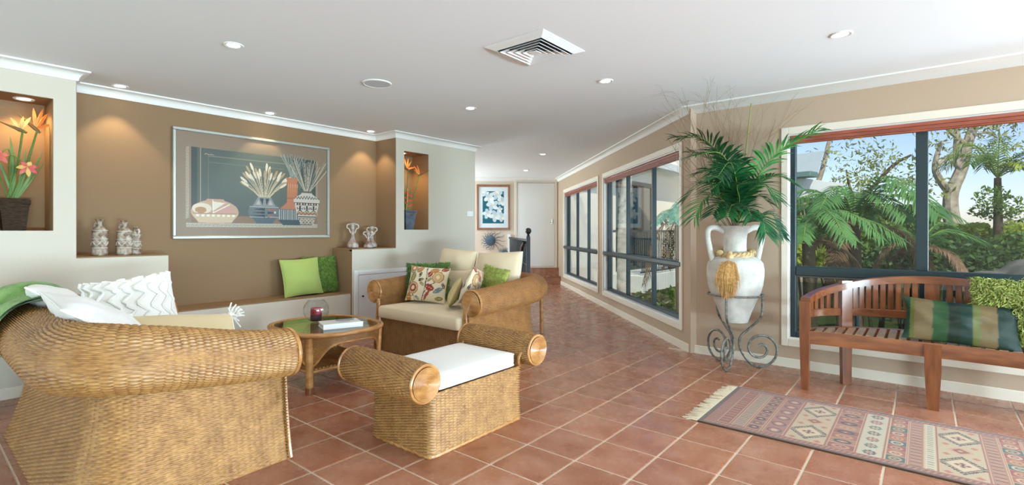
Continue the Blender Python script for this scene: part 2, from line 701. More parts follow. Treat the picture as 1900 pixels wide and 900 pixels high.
TILE, GX, GY = 0.3092, -2.0147, 2.2187
tl = MB()
g2 = 0.0052
tl.box((-TILE / 2 + g2, -TILE / 2 + g2, -0.012), (TILE / 2 - g2, TILE / 2 - g2, 0.0), 0.0025)
tile0 = tl.build('floor_tile', M['tile'], floor)


def clip_half(poly, n, d):
    out = []
    for i in range(len(poly)):
        a, b = np.array(poly[i]), np.array(poly[(i + 1) % len(poly)])
        da, db = a @ n - d, b @ n - d
        if da <= 0:
            out.append(tuple(a))
        if da * db < 0:
            out.append(tuple(a + (b - a) * (da / (da - db))))
    return out


def cam_px(p):
    D = -p[0] * math.sin(HEAD) + p[1] * math.cos(HEAD)
    if D < 0.2:
        return None
    Rr = p[0] * math.cos(HEAD) + p[1] * math.sin(HEAD)
    return 950 + F_PX * Rr / D, HORIZON + F_PX * (EYE - p[2]) / D, D


cells = []
for i in range(-24, 27):
    for j in range(-21, 26):
        cx, cy = GX + TILE * (i + .5), GY + TILE * (j + .5)
        h = TILE / 2 - g2
        poly = [(cx - h, cy - h), (cx + h, cy - h), (cx + h, cy + h), (cx - h, cy + h)]
        full = poly
        if cx > FX - 4.3 and cx < XE - .1 and cy > YN:
            if not (cy + h <= RY or cx + cy + 2 * h <= 3.125):
                if cy < RY:
                    poly = clip_half(poly, np.array([0, 1.0]), RY - .002)
                else:
                    poly = clip_half(poly, np.array([1.0, 1.0]), 3.123)
            if cy < 5.27:
                poly = clip_half(poly, np.array([-1.0, 0]), -FX - .002) if len(poly) > 2 else poly
            if len(poly) > 2:
                poly = clip_half(poly, np.array(S_), float(CORN @ S_) + 6.36)
            if len(poly) < 3:
                continue
            c2 = np.mean(np.array(poly), 0)
            q = cam_px((c2[0], c2[1], 0))
            inview = q is not None and -60 < q[0] < 1960 and q[1] < 960
            sz = 0.0 if q is None else 1.0 / q[2] ** 2
            # cells wholly behind the big furniture count as hidden
            hid = (-4.4 < cx < -2.55 and .45 < cy < 1.25) or (-4.25 < cx < -3.05 and 3.15 < cy < 4.1) or (-2.45 < cx < -2.0 and 1.8 < cy < 2.5) \
                or (cx < -4.75 and cy < 2.9)
            cells.append((inview and not hid, sz, poly, poly is full or poly == full, (cx, cy)))
cells.sort(key=lambda c: (not c[0], -c[1]))
rest = MB()
first = True
for k, (vis, sz, poly, whole, c) in enumerate(cells):
    if k < 300 and vis:
        if whole:
            o = tile0 if first else tile0.copy()
            if not first:
                col.objects.link(o)
                o.parent = floor
            first = False
            o.location = (c[0], c[1], 0)
        else:
            cc = np.mean(np.array(poly), 0)
            o = MB().prism([(p[0] - cc[0], p[1] - cc[1]) for p in poly], -0.012, 0.0).build('floor_tile', M['tile'], floor)
            o.location = (cc[0], cc[1], 0)
    else:
        rest.prism(poly, -0.012, -0.0003)
stuff(rest.build('floor_tile_field', M['tile'], floor))

# ---- ceiling
cp = [(XE, YN), (XE, RY + .12), (CORN[0] + .05, RY + .12), cw(FAR_S + .1, -.12)[:2], cw(FAR_S + .1, 4.2)[:2], (-9.2, 5.2), (-5.6, 5.2), (-5.6, YN)]
ceiling = struct(MB().prism(cp, CEIL, CEIL + .1).build('ceiling', M['ceiling'], origin=False), 'flat white plaster ceiling', 'ceiling')


# ---- feature wall: cream skin with two niches, brown recess with ledges and a bench
def wall_panel(mb, x0, x1, y0, y1, z0, z1, holes):
    """slab between x0..x1 with rectangular holes (ya, yb, za, zb), all within y0..y1"""
    ys = sorted({y0, y1, *[h[0] for h in holes], *[h[1] for h in holes]})
    for a, b in zip(ys[:-1], ys[1:]):
        cut = sorted([(h[2], h[3]) for h in holes if h[0] <= a + 1e-6 and h[1] >= b - 1e-6])
        z = z0
        for (za, zb) in cut:
            if za > z:
                mb.box((x0, a, z), (x1, b, za))
            z = zb
        if z < z1:
            mb.box((x0, a, z), (x1, b, z1))


NL = (0.34, 0.74, 1.186, 2.165)
NR = (3.995, 4.392, 1.203, 2.182)
YA, YB, YC, YD, YE = 0.87, 1.475, 3.26, 3.87, 5.27
sk = MB()
wall_panel(sk, FX - .05, FX, YN, YA, 0, CEIL, [NL])
wall_left = struct(sk.build('wall_left', M['cream'], origin=False), 'cream wall block holding the flower niche with the basket pot', 'wall')
sk = MB()
wall_panel(sk, FX - .05, FX, YD, YE, 0, CEIL, [NR])
wall_block = struct(sk.build('wall_block', M['cream'], origin=False), 'cream wall block behind the loveseat with a tall lit niche', 'wall')
sk = MB().box((-9.2, YE - .05, 0), (FX - .05, YE, CEIL))
struct(sk.build('wall_hall', M['cream'], origin=False), 'cream side wall of the stair hall', 'wall')
for nm, lab, (x0, x1, y0, y1, z1) in (('ledge_front', 'cream front of the ledge with bottle vases', (FX - .05, FX, YA, YB, .975)),
                                      ('bench_front', 'cream front of the built-in recess bench', (FX - .08, FX - .03, YB, YC, .475)),
                                      ('ledge_face', 'cream front of the ledge with long-necked vases', (FX - .05, FX, YC, YD, .975))):
    struct(MB().box((x0, y0, 0), (x1, y1, z1)).build(nm, M['cream'], origin=False), lab, 'ledge')
struct(MB().box((BX - .1, YA, 0), (BX, YD, CEIL)).build('wall_recess', M['brown_wall'], origin=False), 'tan brown back wall of the recess behind the large picture', 'wall')
for nm, lab, lo, hi in (('wall_return_left', 'tan side return of the recess beside the basket niche', (BX, YA - .02, .5), (FX - .001, YA + .003, CEIL)),
                        ('wall_return_right', 'lit tan side return of the recess beside the tall niche', (BX, YD - .003, .5), (FX - .001, YD + .02, CEIL)),
                        ('ledge_left', 'tan ledge top under the bottle vases', (BX, YA, .955), (FX - .0004, YB, .985)),
                        ('ledge_right', 'tan ledge top under the long-necked vases', (BX, YC, .955), (FX - .0004, YD, .985)),
                        ('bench_seat', 'tan built-in bench top carrying two green cushions', (BX, YB, .455), (FX - .0304, YC, .485)),
                        ('ledge_side_left', 'tan step at the left end of the recess bench', (BX, YB - .02, 0), (FX - .05, YB + .0005, .954)),
                        ('ledge_side_right', 'tan step at the right end of the recess bench', (BX, YC - .0005, 0), (FX - .0008, YC + .02, .954))):
    struct(MB().box(lo, hi).build(nm, M['brown_wall'], origin=False), lab, 'wall' if nm.startswith('wall') else 'ledge')
for nm, (a, b, c, d) in (('niche_lining', NL), ('niche_lining', NR)):
    q = MB()
    e = .003
    q.box((FX - .34, a - .02, c - .02), (FX - .32, b + .02, d + .02))
    q.box((FX - .32, a - .02, c - .02), (FX - .001, a + e, d + .02))
    q.box((FX - .32, b - e, c - .02), (FX - .001, b + .02, d + .02))
    q.box((FX - .32, a + e, d - e), (FX - .001, b - e, d + .02))
    q.box((FX - .32, a + e, c - .02), (FX - .001, b - e, c))
    o = q.build(nm, M['brown_wall'], wall_left if a < 2 else wall_block)

# ---- cupboard doors set into the ledge fronts


def cupboard(idx, y0, y1, z1, label, knob_y):
    d = MB()
    fw = .05
    d.box((FX, y0, .02), (FX + .012, y0 + fw, z1), .003)
    d.box((FX, y1 - fw, .02), (FX + .012, y1, z1), .003)
    d.box((FX, y0 + fw, z1 - fw), (FX + .012, y1 - fw, z1), .003)
    root = struct(d.build('door_%d' % idx, M['white_paint'], origin=False), label, 'cupboard door')
    MB().box((FX, y0 + fw + .006, .025), (FX + .008, y1 - fw - .006, z1 - fw - .006), .003).build('door_leaf', M['white_paint'], root)
    k = MB().lathe([(.002, 0), (.006, .001), (.005, .012), (.011, .018), (.011, .026), (.004, .03), (.001, .03)], 14)
    k.v = [xf(v, Matrix.Translation((FX + .008, knob_y, .44)) @ Matrix.Rotation(R(90), 4, 'Y')) for v in k.v]
    k.build('knob', M['black_metal'], root, smooth=True)
    return root


cupboard(2, .93, 1.455, .735, 'white framed cupboard door under the ledge with bottle vases', 1.0)
cupboard(3, 3.285, 4.24, .735, 'white framed cupboard door beside the wicker loveseat', 3.385)
vg = MB()
vg.box((FX + .008, 1.33, .60), (FX + .016, 1.39, .68), .002)
o = vg.build('vent_grille', M['white_paint'], bpy.data.objects['door_2'])
for k in range(5):
    MB().box((FX + .016, 1.337 + k * .010, .607), (FX + .018, 1.342 + k * .010, .673)).build('grille_slot', M['cane'], o)

# ---- bench wall with the wide window, corridor wall with two windows
WX0, WX1, WZ0, WZ1 = -.92, 1.75, .25, 2.02
pw = MB()
pw.box((CORN[0], RY, 0), (WX0, RY + .14, CEIL))
SX0, SX1 = 2.35, 5.55
pw.box((WX1, RY, 0), (SX0, RY + .14, CEIL))
pw.box((SX1, RY, 0), (XE + .12, RY + .14, CEIL))
pw.box((SX0, RY, 0), (SX1, RY + .14, WZ0))
pw.box((SX0, RY, WZ1), (SX1, RY + .14, CEIL))
pw.box((WX0, RY, 0), (WX1, RY + .14, WZ0))
pw.box((WX0, RY, WZ1), (WX1, RY + .14, CEIL))
wall_right = struct(pw.build('wall_right', M['peach'], origin=False), 'peach painted wall around the wide garden window', 'wall')
CWIN = [(.17, 2.93, .25, 2.02), (3.28, 5.98, .25, 2.02)]
pc = MB()
ss = [-.058, .17, 2.93, 3.28, 5.98, FAR_S + .1]
for a, b, hole in zip(ss[:-1], ss[1:], (0, 1, 0, 1, 0)):
    if hole:
        pc.box((a, -.14, 0), (b, 0, .25), M=CM)
        pc.box((a, -.14, 2.02), (b, 0, CEIL), M=CM)
    else:
        pc.box((a, -.14, 0), (b, 0, CEIL), M=CM)
wall_corr = struct(pc.build('wall_corridor', M['peach'], origin=False), 'peach painted corridor wall with two tall windows', 'wall')

# far wall and the near end of the room
fw_ = MB()
fw_.box((FAR_S, 0, 0), (FAR_S + .1, 4.2, CEIL), M=CM)
wall_far = struct(fw_.build('wall_far', mat('pale peach wall paint', rgb(224, 208, 190), 0.75, 0.25), origin=False),
                  'pale peach end wall of the corridor', 'wall')
ne = MB()
GD0, GD1 = YN + 1.2, 1.60
ne.box((XE, YN - .1, 0), (XE + .1, GD0, CEIL))
ne.box((XE, GD1, 0), (XE + .1, RY + .14, CEIL))
ne.box((XE, GD0, 2.25), (XE + .1, GD1, CEIL))
wall_near = struct(ne.build('wall_near', M['cream'], origin=False), 'cream wall with added glazed doors at the near end', 'wall')
bk = MB()
bk.box((-5.6, YN - .1, 0), (-4.9, YN, CEIL))
bk.box((-2.4, YN - .1, 0), (XE, YN, CEIL))
bk.box((-4.9, YN - .1, 0), (-2.4, YN, .4))
bk.box((-4.9, YN - .1, 2.2), (-2.4, YN, CEIL))
wall_back = struct(bk.build('wall_back', M['cream'], origin=False), 'cream back wall with an added wide window', 'wall')
sb = MB()
TY0, TY1, TZ0, TZ1 = 5.5, 7.4, .6, 2.28
sb.box((-9.3, YE, 0), (-9.2, TY0, CEIL))
sb.box((-9.3, TY1, 0), (-9.2, 8.2, CEIL))
sb.box((-9.3, TY0, 0), (-9.2, TY1, TZ0))
sb.box((-9.3, TY0, TZ1), (-9.2, TY1, CEIL))
struct(sb.build('wall_stair', M['cream'], origin=False), 'cream wall of the stairwell', 'wall')

# ---- cornices and skirting
def cove(n=5):
    pts = [(0, CEIL), (0, CEIL - .075), (.010, CEIL - .075)]
    for t in np.linspace(0, math.pi / 2, n):
        pts.append((.075 - .062 * math.cos(t), CEIL - .012 - .058 * (1 - math.sin(t))))
    pts += [(.075, CEIL - .004), (.075, CEIL)]
    return pts


for i, (pth, side) in enumerate([([(FX, YN), (FX, YA), (BX, YA), (BX, YD), (FX, YD), (FX, YE), (-9.2, YE)], 1),
                                 ([(XE, RY), tuple(CORN), cw(FAR_S, 0)[:2], cw(FAR_S, 4.1)[:2]], -1)]):
    o = sweep(MB(), pth, cove(), side).build('trim_%d' % (i + 1), M['cornice'], smooth=True, origin=False, fixn=True)
    struct(o, ['white coved cornice along the feature wall', 'cream white coved cornice along the window walls'][i], 'cornice')
skp = [(0, 0), (0, .078), (.006, .078), (.012, .072), (.014, 0)]
o = sweep(MB(), [(XE, RY), tuple(CORN), cw(6.37, 0)[:2]], skp, -1).build('baseboard_right', M['trim'], origin=False, fixn=True)
struct(o, 'cream skirting board under the window walls', 'skirting')
o = sweep(MB(), [(FX, YN), (FX, .92)], skp, 1).build('baseboard_left', M['trim'], origin=False, fixn=True)
struct(o, 'cream skirting board under the lit flower niche', 'skirting')
o = sweep(MB(), [(FX, 4.26), (FX, YE)], skp, 1).build('baseboard_block', M['trim'], origin=False, fixn=True)
struct(o, 'cream skirting board behind the wicker loveseat', 'skirting')

# ---- windows ------------------------------------------------------


def window(idx, label, FM, a0, a1, z0, z1, mulls, rail, deep, arch=.055, archz=.065, sill_bar=False, archmat='trim'):
    """FM: frame with x along the wall, y into the room, z up. a0..a1 the opening."""
    t = MB()
    e = .018
    t.box((a0 - arch, 0, z0 - archz), (a0, e, z1 + archz), .004, FM)
    t.box((a1, 0, z0 - archz), (a1 + arch, e, z1 + archz), .004, FM)
    t.box((a0, 0, z1), (a1, e, z1 + archz), .004, FM)
    t.box((a0, 0, z0 - archz), (a1, e, z0), .004, FM)
    root = struct(t.build('window_%d' % idx, M[archmat], origin=False), label, 'window')
    # reveals
    rv = MB()
    rv.box((a0, -deep, z0), (a0 + .012, .004, z1), 0, FM)
    rv.box((a1 - .012, -deep, z0), (a1, .004, z1), 0, FM)
    rv.box((a0 + .012, -deep, z0), (a1 - .012, .004, z0 + .014), 0, FM)
    rv.box((a0 + .012, -deep, z1 - .012), (a1 - .012, .004, z1), 0, FM)
    rv.build('sill', M['white_paint'], root)
    a0, a1, z0, z1 = a0 + .012, a1 - .012, z0 + .014, z1 - .012
    fr = MB()
    w = .042
    y0, y1 = -deep - .01, -deep + .05
    fr.box((a0, y0, z0), (a0 + w, y1, z1), .004, FM)
    fr.box((a1 - w, y0, z0), (a1, y1, z1), .004, FM)
    fr.box((a0 + w, y0, z0), (a1 - w, y1, z0 + w), .004, FM)
    fr.box((a0 + w, y0, z1 - w), (a1 - w, y1, z1), .004, FM)
    f = fr.build('frame', M['alu'], root)
    MB().box((a0 + w, y0, rail[0]), (a1 - w, y1 + (.03 if sill_bar else .004), rail[1]), .006, FM).build('rail', M['alu'], f)
    if sill_bar:
        MB().box((a0 - .05, y1 + .03, rail[1] - .05), (a1 + .02, y1 + .075, rail[1] + .005), .01, FM).build('grab_bar', M['alu'], f)
    xs = [a0 + w] + list(mulls) + [a1 - w]
    for (c, hw, zz0, zz1) in [(mm, (mw / 2), rail[1], z1 - w) for mm, mw in zip(mulls, [.036 if sill_bar else .075] * 9)] + \
            [(mm, .018, z0 + w, rail[0]) for mm in mulls]:
        MB().box((c - hw, y0 + .004, zz0), (c + hw, y1 - .004, zz1), .004, FM).build('mullion', M['alu'], f)
    for xa, xb in zip(xs[:-1], xs[1:]):
        for za, zb in ((z0 + w, rail[0]), (rail[1], z1 - w)):
            MB().box((xa, -deep + .018, za), (xb, -deep + .022, zb), 0, FM).build('pane', M['glass'], root)
    return root


RM = frame((0, RY, 0), (1, 0, 0), (0, -1, 0), (0, 0, 1))
window(1, 'wide dark framed garden window behind the teak bench', RM, WX0, WX1, WZ0, WZ1, [-.017, .86], (.80, .88), .06)
window(5, 'unseen second dark framed window added along the bench wall for fill light', RM, SX0, SX1, WZ0, WZ1, [3.4, 4.5], (.80, .88), .06)  # unseen window, added so the bench wall fill lights have an opening
window(2, 'tall three-light corridor window beside the urn', CM, *CWIN[0], [1.08, 2.02], (.80, .87), .10, sill_bar=True)
window(3, 'tall three-light corridor window by the steps', CM, *CWIN[1], [4.18, 5.06], (.80, .87), .10, sill_bar=True)


def blind(label, FM, a0, a1, ztop, y0, nsl, drop, cord_at):
    b = MB()
    b.box((a0, y0, ztop - .028), (a1, y0 + .045, ztop), .004, FM)
    p = FM @ Vector(((a0 + a1) / 2, 0, 0))
    root = thing('venetian_blind', label, 'blind', (p.x, p.y, ztop - drop))
    b.build('head_rail', M['blind'], root, world=True)
    zz = ztop - .03
    st = (drop - .05) / nsl
    for k in range(nsl):
        MB().box((a0 + .005, y0 - .001, zz - .0035), (a1 - .005, y0 + .046, zz), 0, FM).build('slat', M['blind'], root, world=True)
        zz -= st
    MB().box((a0 + .005, y0, zz - .014), (a1 - .005, y0 + .045, zz), .004, FM).build('bottom_rail', M['blind'], root, world=True)
    c = [FM @ Vector((cord_at, y0 + .05, z)) for z in np.linspace(ztop - .02, .84, 14)]
    c = [v + Vector((.006 * math.sin(k * .5), 0, 0)) for k, v in enumerate(c)]
    MB().tube(c, .0016, 5).build('cord', M['white_paint'], root, world=True)


blind('raised red cedar blind over the wide garden window', RM, WX0 + .02, WX1 - .02, 2.004, -.01, 6, .075, 1.6)
blind('raised red cedar blind in the corridor window beside the urn', CM, .19, 2.91, 2.004, -.05, 7, .085, .25)
blind('raised red cedar blind in the corridor window by the steps', CM, 3.30, 5.96, 2.004, -.05, 7, .085, 5.93)

# unseen glazed doors and rear window, added behind the camera for fill light
gd = MB()
for y in np.linspace(GD0, GD1, 5):
    gd.box((XE + .03, y - .03, 0), (XE + .08, y + .03, 2.25))
gd.box((XE + .03, GD0, 2.19), (XE + .08, GD1, 2.25))
gd.box((XE + .03, GD0, 0), (XE + .08, GD1, .06))
g = struct(gd.build('door_4', M['alu'], origin=False), 'unseen dark framed glazed doors added at the near end for fill light', 'door')
ys = np.linspace(GD0, GD1, 5)
for a, b in zip(ys[:-1], ys[1:]):
    MB().box((XE + .05, a + .03, .06), (XE + .055, b - .03, 2.19)).build('pane', M['glass'], g)
gw = MB()
xs = np.linspace(-4.9, -2.4, 4)
for x in xs:
    gw.box((x - .025, YN - .08, .4), (x + .025, YN - .03, 2.2))
gw.box((-4.9, YN - .08, .4), (-2.4, YN - .03, .45))
gw.box((-4.9, YN - .08, 2.15), (-2.4, YN - .03, 2.2))
g = struct(gw.build('window_4', M['alu'], origin=False), 'unseen dark framed window added in the back wall for fill light', 'window')
for a, b in zip(xs[:-1], xs[1:]):
    MB().box((a + .025, YN - .058, .45), (b - .025, YN - .053, 2.15)).build('pane', M['glass'], g)

SMx = frame((-9.2, 0, 0), (0, 1, 0), (1, 0, 0), (0, 0, 1))
window(6, 'unseen dark framed window added over the stairwell for fill light', SMx, TY0, TY1, TZ0, TZ1, [6.45], (1.0, 1.06), .05)  # unseen stairwell window, added as an opening for its fill light

# unseen roof slab, added to block the sun at the doors and rear window
vr = MB()
vr.box((XE + .1, YN - 2.4, 2.55), (XE + 3.0, RY + .1, 2.65))
vr.box((-6.5, YN - 2.4, 2.55), (XE + .1, YN - .1, 2.65))
struct(vr.build('sun_blocker', M['white_paint'], origin=False), 'unseen roof slab added to keep the sun off the glazed doors', 'roof')

# ---- end of the corridor: steps, door
st = MB()
st.box((6.37, .001, -.05), (FAR_S, 1.12, .165), M=CM)
st.box((6.62, .001, .165), (FAR_S, 1.12, .335), M=CM)
steps = struct(st.build('steps', M['grout'], origin=False), 'two terracotta tiled steps up to the white door', 'steps')
for (s0, s1, zt, zb) in ((6.37, 6.62, .165, 0), (6.62, FAR_S - .01, .335, .165)):
    q0 = .004
    while q0 < 1.1:
        q1 = min(q0 + .305, 1.118)
        MB().box((s0 - .012, q0, zb + .003), (s0, q1 - .006, zt - .002), .002, CM).build('riser_tile', M['tile'], steps)
        MB().box((s0 - .016, q0, zt), (s1, q1 - .006, zt + .012), .003, CM).build('tread_tile', M['tile'], steps)
        q0 = q1
dr = MB()
dr.box((FAR_S - .03, .02, .347), (FAR_S, .075, 2.31), .004, CM)
dr.box((FAR_S - .03, .95, .347), (FAR_S, 1.01, 2.31), .004, CM)
dr.box((FAR_S - .03, .02, 2.30), (FAR_S, 1.01, 2.325), .004, CM)
dr.box((FAR_S - .03, .075, .347), (FAR_S, .95, .375), .004, CM)
door1 = struct(dr.build('door_1', M['trim'], origin=False), 'tall cream flush door at the top of the steps', 'door')
MB().box((FAR_S - .02, .085, .382), (FAR_S - .001, .942, 2.292), .003, CM).build('door_leaf', M['white_paint'], door1)
h = MB()
h.box((FAR_S - .026, .115, 1.36), (FAR_S - .02, .145, 1.47), .002, CM)
h.tube([cw(FAR_S - .026, .13, 1.39), cw(FAR_S - .06, .13, 1.39), cw(FAR_S - .06, .2, 1.39)], .007, 8)
h.box((FAR_S - .03, .12, 1.435), (FAR_S - .026, .14, 1.455), .002, CM)
h.build('door_handle', M['chrome'], door1)

# ================================================================== CEILING FITTINGS
M['lamp_on'] = emit_mat('lit downlight lens', (1.0, 0.93, 0.80, 1), 14.0)
M['alcove'] = emit_mat('lit niche lens', (1.0, 0.86, 0.62, 1), 14.0)


def downlight(x, y, label, watts, size=100, colour=(1.0, 0.86, 0.66), z=CEIL, group=None, lens='lamp_on', blend=0.6, r=.045):
    t = thing('downlight', label, 'downlight', (x, y, z), group=group)
    MB().lathe([(r - .008, .004), (r - .006, -.004), (r + .010, -.007), (r + .016, -.003), (r + .016, .0)], 28, caps=False).build('ring', M['white_paint'], t, smooth=True)
    MB().lathe([(.001, -.002), (r - .007, -.003), (r - .007, .002)], 24, caps=False).build('lens', M[lens], t, smooth=True)
    d = bpy.data.lights.new('downlight_beam', 'SPOT')
    d.energy, d.color = watts, colour
    d.spot_size, d.spot_blend = R(size), blend
    d.shadow_soft_size = .03
    l = bpy.data.objects.new('downlight_beam', d)
    l.location = (0, 0, -.015)
    l.parent = t
    col.objects.link(l)
    return t


for (x, y, s) in [(-3.5, 1.40, 'over the high-backed wicker sofa'), (-3.48, 3.60, 'over the wicker loveseat'),
                  (-2.0, 3.64, 'between the loveseat and the corridor window'), (-.40, 3.70, 'over the patterned runner rug'),
                  (-4.66, 6.46, 'in the corridor by the stair railing'), (-6.15, 7.95, 'in the corridor by the white door')]:
    downlight(x, y, 'lit white ceiling downlight ' + s, 14, 120, (1.0, 0.92, 0.82))
for (y, s) in [(1.19, 'above the ledge with bottle vases'), (2.44, 'above the framed pottery picture'), (3.66, 'above the ledge with long-necked vases')]:
    downlight(-5.22, y, 'warm wall-washing downlight ' + s, 17, 82, (1.0, 0.80, 0.52), blend=.35)
downlight(FX - .16, .60, 'warm downlight in the ceiling of the flower niche with the basket pot', 15, 125, (1.0, .66, .28), NL[3] - .003, lens='alcove')
downlight(FX - .16, 4.09, 'warm downlight in the ceiling of the tall flower niche beside the loveseat', 15, 125, (1.0, .66, .28), NR[3] - .003, lens='alcove')

# square air vent
t = thing('ceiling_vent', 'square white louvred air vent in the ceiling', 'vent', (-2.015, 2.705, CEIL))
MB().box((-.20, -.20, -.002), (.20, .20, -.0005)).build('duct', M['black_metal'], t)


def sq_ring(mb, r0, z0, r1, z1, th=.003):
    """sloping square ring from half-size r0 at z0 to r1 at z1"""
    for k in range(4):
        c, s = [(1, 0), (0, 1), (-1, 0), (0, -1)][k]
        def P(r, u, z):
            x, y = r, u
            return (x * c - y * s, x * s + y * c, z)
        a = [P(r0, -r0, z0), P(r0, r0, z0), P(r1, r1, z1), P(r1, -r1, z1)]
        b = [(p[0], p[1], p[2] - th) for p in a]
        mb.add(a + b, [[0, 1, 2, 3], [7, 6, 5, 4], [0, 4, 5, 1], [1, 5, 6, 2], [2, 6, 7, 3], [3, 7, 4, 0]])
    return mb


sq_ring(MB(), .24, -.001, .185, -.022).build('frame', M['white_paint'], t)
for k, r in enumerate((.168, .132, .096, .060)):
    sq_ring(MB(), r, -.028, r - .030, -.004).build('louvre', M['white_paint'], t)
MB().box((-.032, -.032, -.028), (.032, .032, -.022), .004).build('centre_plate', M['white_paint'], t)
# round ceiling speaker
t = thing('ceiling_speaker', 'round white flush speaker in the ceiling above the coffee table', 'speaker', (-3.49, 2.51, CEIL))
MB().lathe([(.118, 0), (.118, -.006), (.108, -.009), (.102, -.006)], 36, caps=False).build('rim', M['white_paint'], t, smooth=True)
MB().lathe([(.001, -.0055), (.103, -.0055)], 36, caps=False).build('grille', mat('speaker grille', rgb(206, 210, 214), .7), t)

# ================================================================== ON THE WALLS


class Canvas:
    """small painter: metres in, linear colours out"""

    def __init__(self, w, h, res, base):
        self.w, self.h = w, h
        self.nx, self.ny = int(w / res) + 1, int(h / res) + 1
        self.X, self.Y = np.meshgrid(np.linspace(0, w, self.nx), np.linspace(0, h, self.ny), indexing='ij')
        self.C = np.ones((self.nx, self.ny, 3)) * lin(base)

    def _put(self, m, c, a=1.0):
        c = lin(c)
        self.C[m] = self.C[m] * (1 - a) + c * a

    def rect(self, x0, y0, x1, y1, c, a=1.0):
        self._put((self.X >= x0) & (self.X <= x1) & (self.Y >= y0) & (self.Y <= y1), c, a)

    def ell(self, cx, cy, rx, ry, c, a=1.0, rot=0.0, inner=0.0):
        dx, dy = self.X - cx, self.Y - cy
        u, v = dx * math.cos(rot) + dy * math.sin(rot), -dx * math.sin(rot) + dy * math.cos(rot)
        d = (u / rx) ** 2 + (v / ry) ** 2
        self._put((d <= 1) & (d >= inner ** 2), c, a)

    def poly(self, pts, c, a=1.0):
        x, y = self.X, self.Y
        ins = np.zeros(x.shape, bool)
        n = len(pts)
        for i in range(n):
            (x0, y0), (x1, y1) = pts[i], pts[(i + 1) % n]
            if y0 == y1:
                continue
            cr = ((y0 > y) != (y1 > y)) & (x < (x1 - x0) * (y - y0) / (y1 - y0) + x0)
            ins ^= cr
        self._put(ins, c, a)

    def line(self, pts, wd, c, a=1.0):
        for (x0, y0), (x1, y1) in zip(pts[:-1], pts[1:]):
            dx, dy = x1 - x0, y1 - y0
            L2 = max(dx * dx + dy * dy, 1e-12)
            t = np.clip(((self.X - x0) * dx + (self.Y - y0) * dy) / L2, 0, 1)
            d2 = (self.X - x0 - t * dx) ** 2 + (self.Y - y0 - t * dy) ** 2
            self._put(d2 <= (wd / 2) ** 2, c, a)

    def diamond(self, cx, cy, rx, ry, c, a=1.0):
        self._put(np.abs(self.X - cx) / rx + np.abs(self.Y - cy) / ry <= 1, c, a)

    def mesh(self, Mx, mb=None):
        mb = mb or MB()
        P = np.stack([self.X, self.Y, np.zeros_like(self.X)], -1)
        return mb.grid(xf(P.reshape(-1, 3), Mx).reshape(P.shape), colr=self.C)


M['print'] = print_mat('printed paper', .55, .3)
M['frame_silver'] = mat('pewter frame', rgb(168, 170, 162), .4, .5, metal=.35)
M['pic_glass'] = glass_mat('picture glass', (.97, .98, .98, 1), 1.26, 0.0, .34)

# large pottery picture on the recess wall (local x along +y of the room)
PW, PH = 1.585, 1.045
t = thing('framed_picture', 'large framed print of painted clay pots and dried grasses', 'picture', (BX, 2.41, 1.11))
PMx = frame((.012, -PW / 2, 0), (0, 1, 0), (0, 0, 1), (1, 0, 0))
fr = MB()
fwid = .028
for (a, b, c, d) in ((0, 0, PW, fwid), (0, PH - fwid, PW, PH), (0, fwid, fwid, PH - fwid), (PW - fwid, fwid, PW, PH - fwid)):
    fr.box((a, b, -.012), (c, d, .026), .005, PMx)
fr.build('frame', M['frame_silver'], t)
cv = Canvas(PW - 2 * fwid, PH - 2 * fwid, .0042, (146, 122, 100))
W, Hh = cv.w, cv.h
ix0, ix1, iy0, iy1 = .13, W - .14, .19, Hh - .14
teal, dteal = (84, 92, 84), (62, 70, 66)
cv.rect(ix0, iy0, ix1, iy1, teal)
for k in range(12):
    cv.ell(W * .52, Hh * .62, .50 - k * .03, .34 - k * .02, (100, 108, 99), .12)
cv.rect(ix0, iy0, ix0 + .05, iy1, dteal)
cv.rect(ix1 - .17, iy0, ix1, iy1, dteal, .6)
cv.rect(ix0 + .075, iy0 + .12, ix0 + .081, iy1 - .0, (166, 140, 108))
cv.rect(ix0 + .15, iy1 - .075, ix1 - .36, iy1 - .070, (150, 138, 116), .7)
cv.rect(ix0 + .15, iy1 - .135, ix1 - .36, iy1 - .131, (150, 138, 116), .6)
cv.rect(ix0 + .145, iy0 + .1, ix0 + .15, iy1 - .07, (140, 132, 112), .6)
for k in range(46):                                            # woven border strips
    y = iy0 - .02 + k * (iy1 - iy0 + .02) / 46
    cv.line([(ix0 - .045, y), (ix0 - .02, y + .012)], .006, (196, 180, 158))
    if y > iy0 + .02:
        cv.line([(ix1 + .006, y), (ix1 + .026, y + .012)], .006, (176, 154, 132))
cv.rect(.085, .085, W - .12, .125, (190, 178, 158))
for k in range(70):
    x = .09 + k * (W - .21) / 70
    cv.line([(x, .095), (x + .018, .115)], .005, (120, 116, 108))
cv.rect(ix0, .125, ix1 + .02, .20, (136, 104, 82), .8)
cv.line([(ix0 + .115, iy1 - .062), (ix0 + .13, iy1 - .05), (ix0 + .145, iy1 - .06), (ix0 + .17, iy1 - .056), (ix0 + .195, iy1 - .058)], .006, (196, 150, 124))
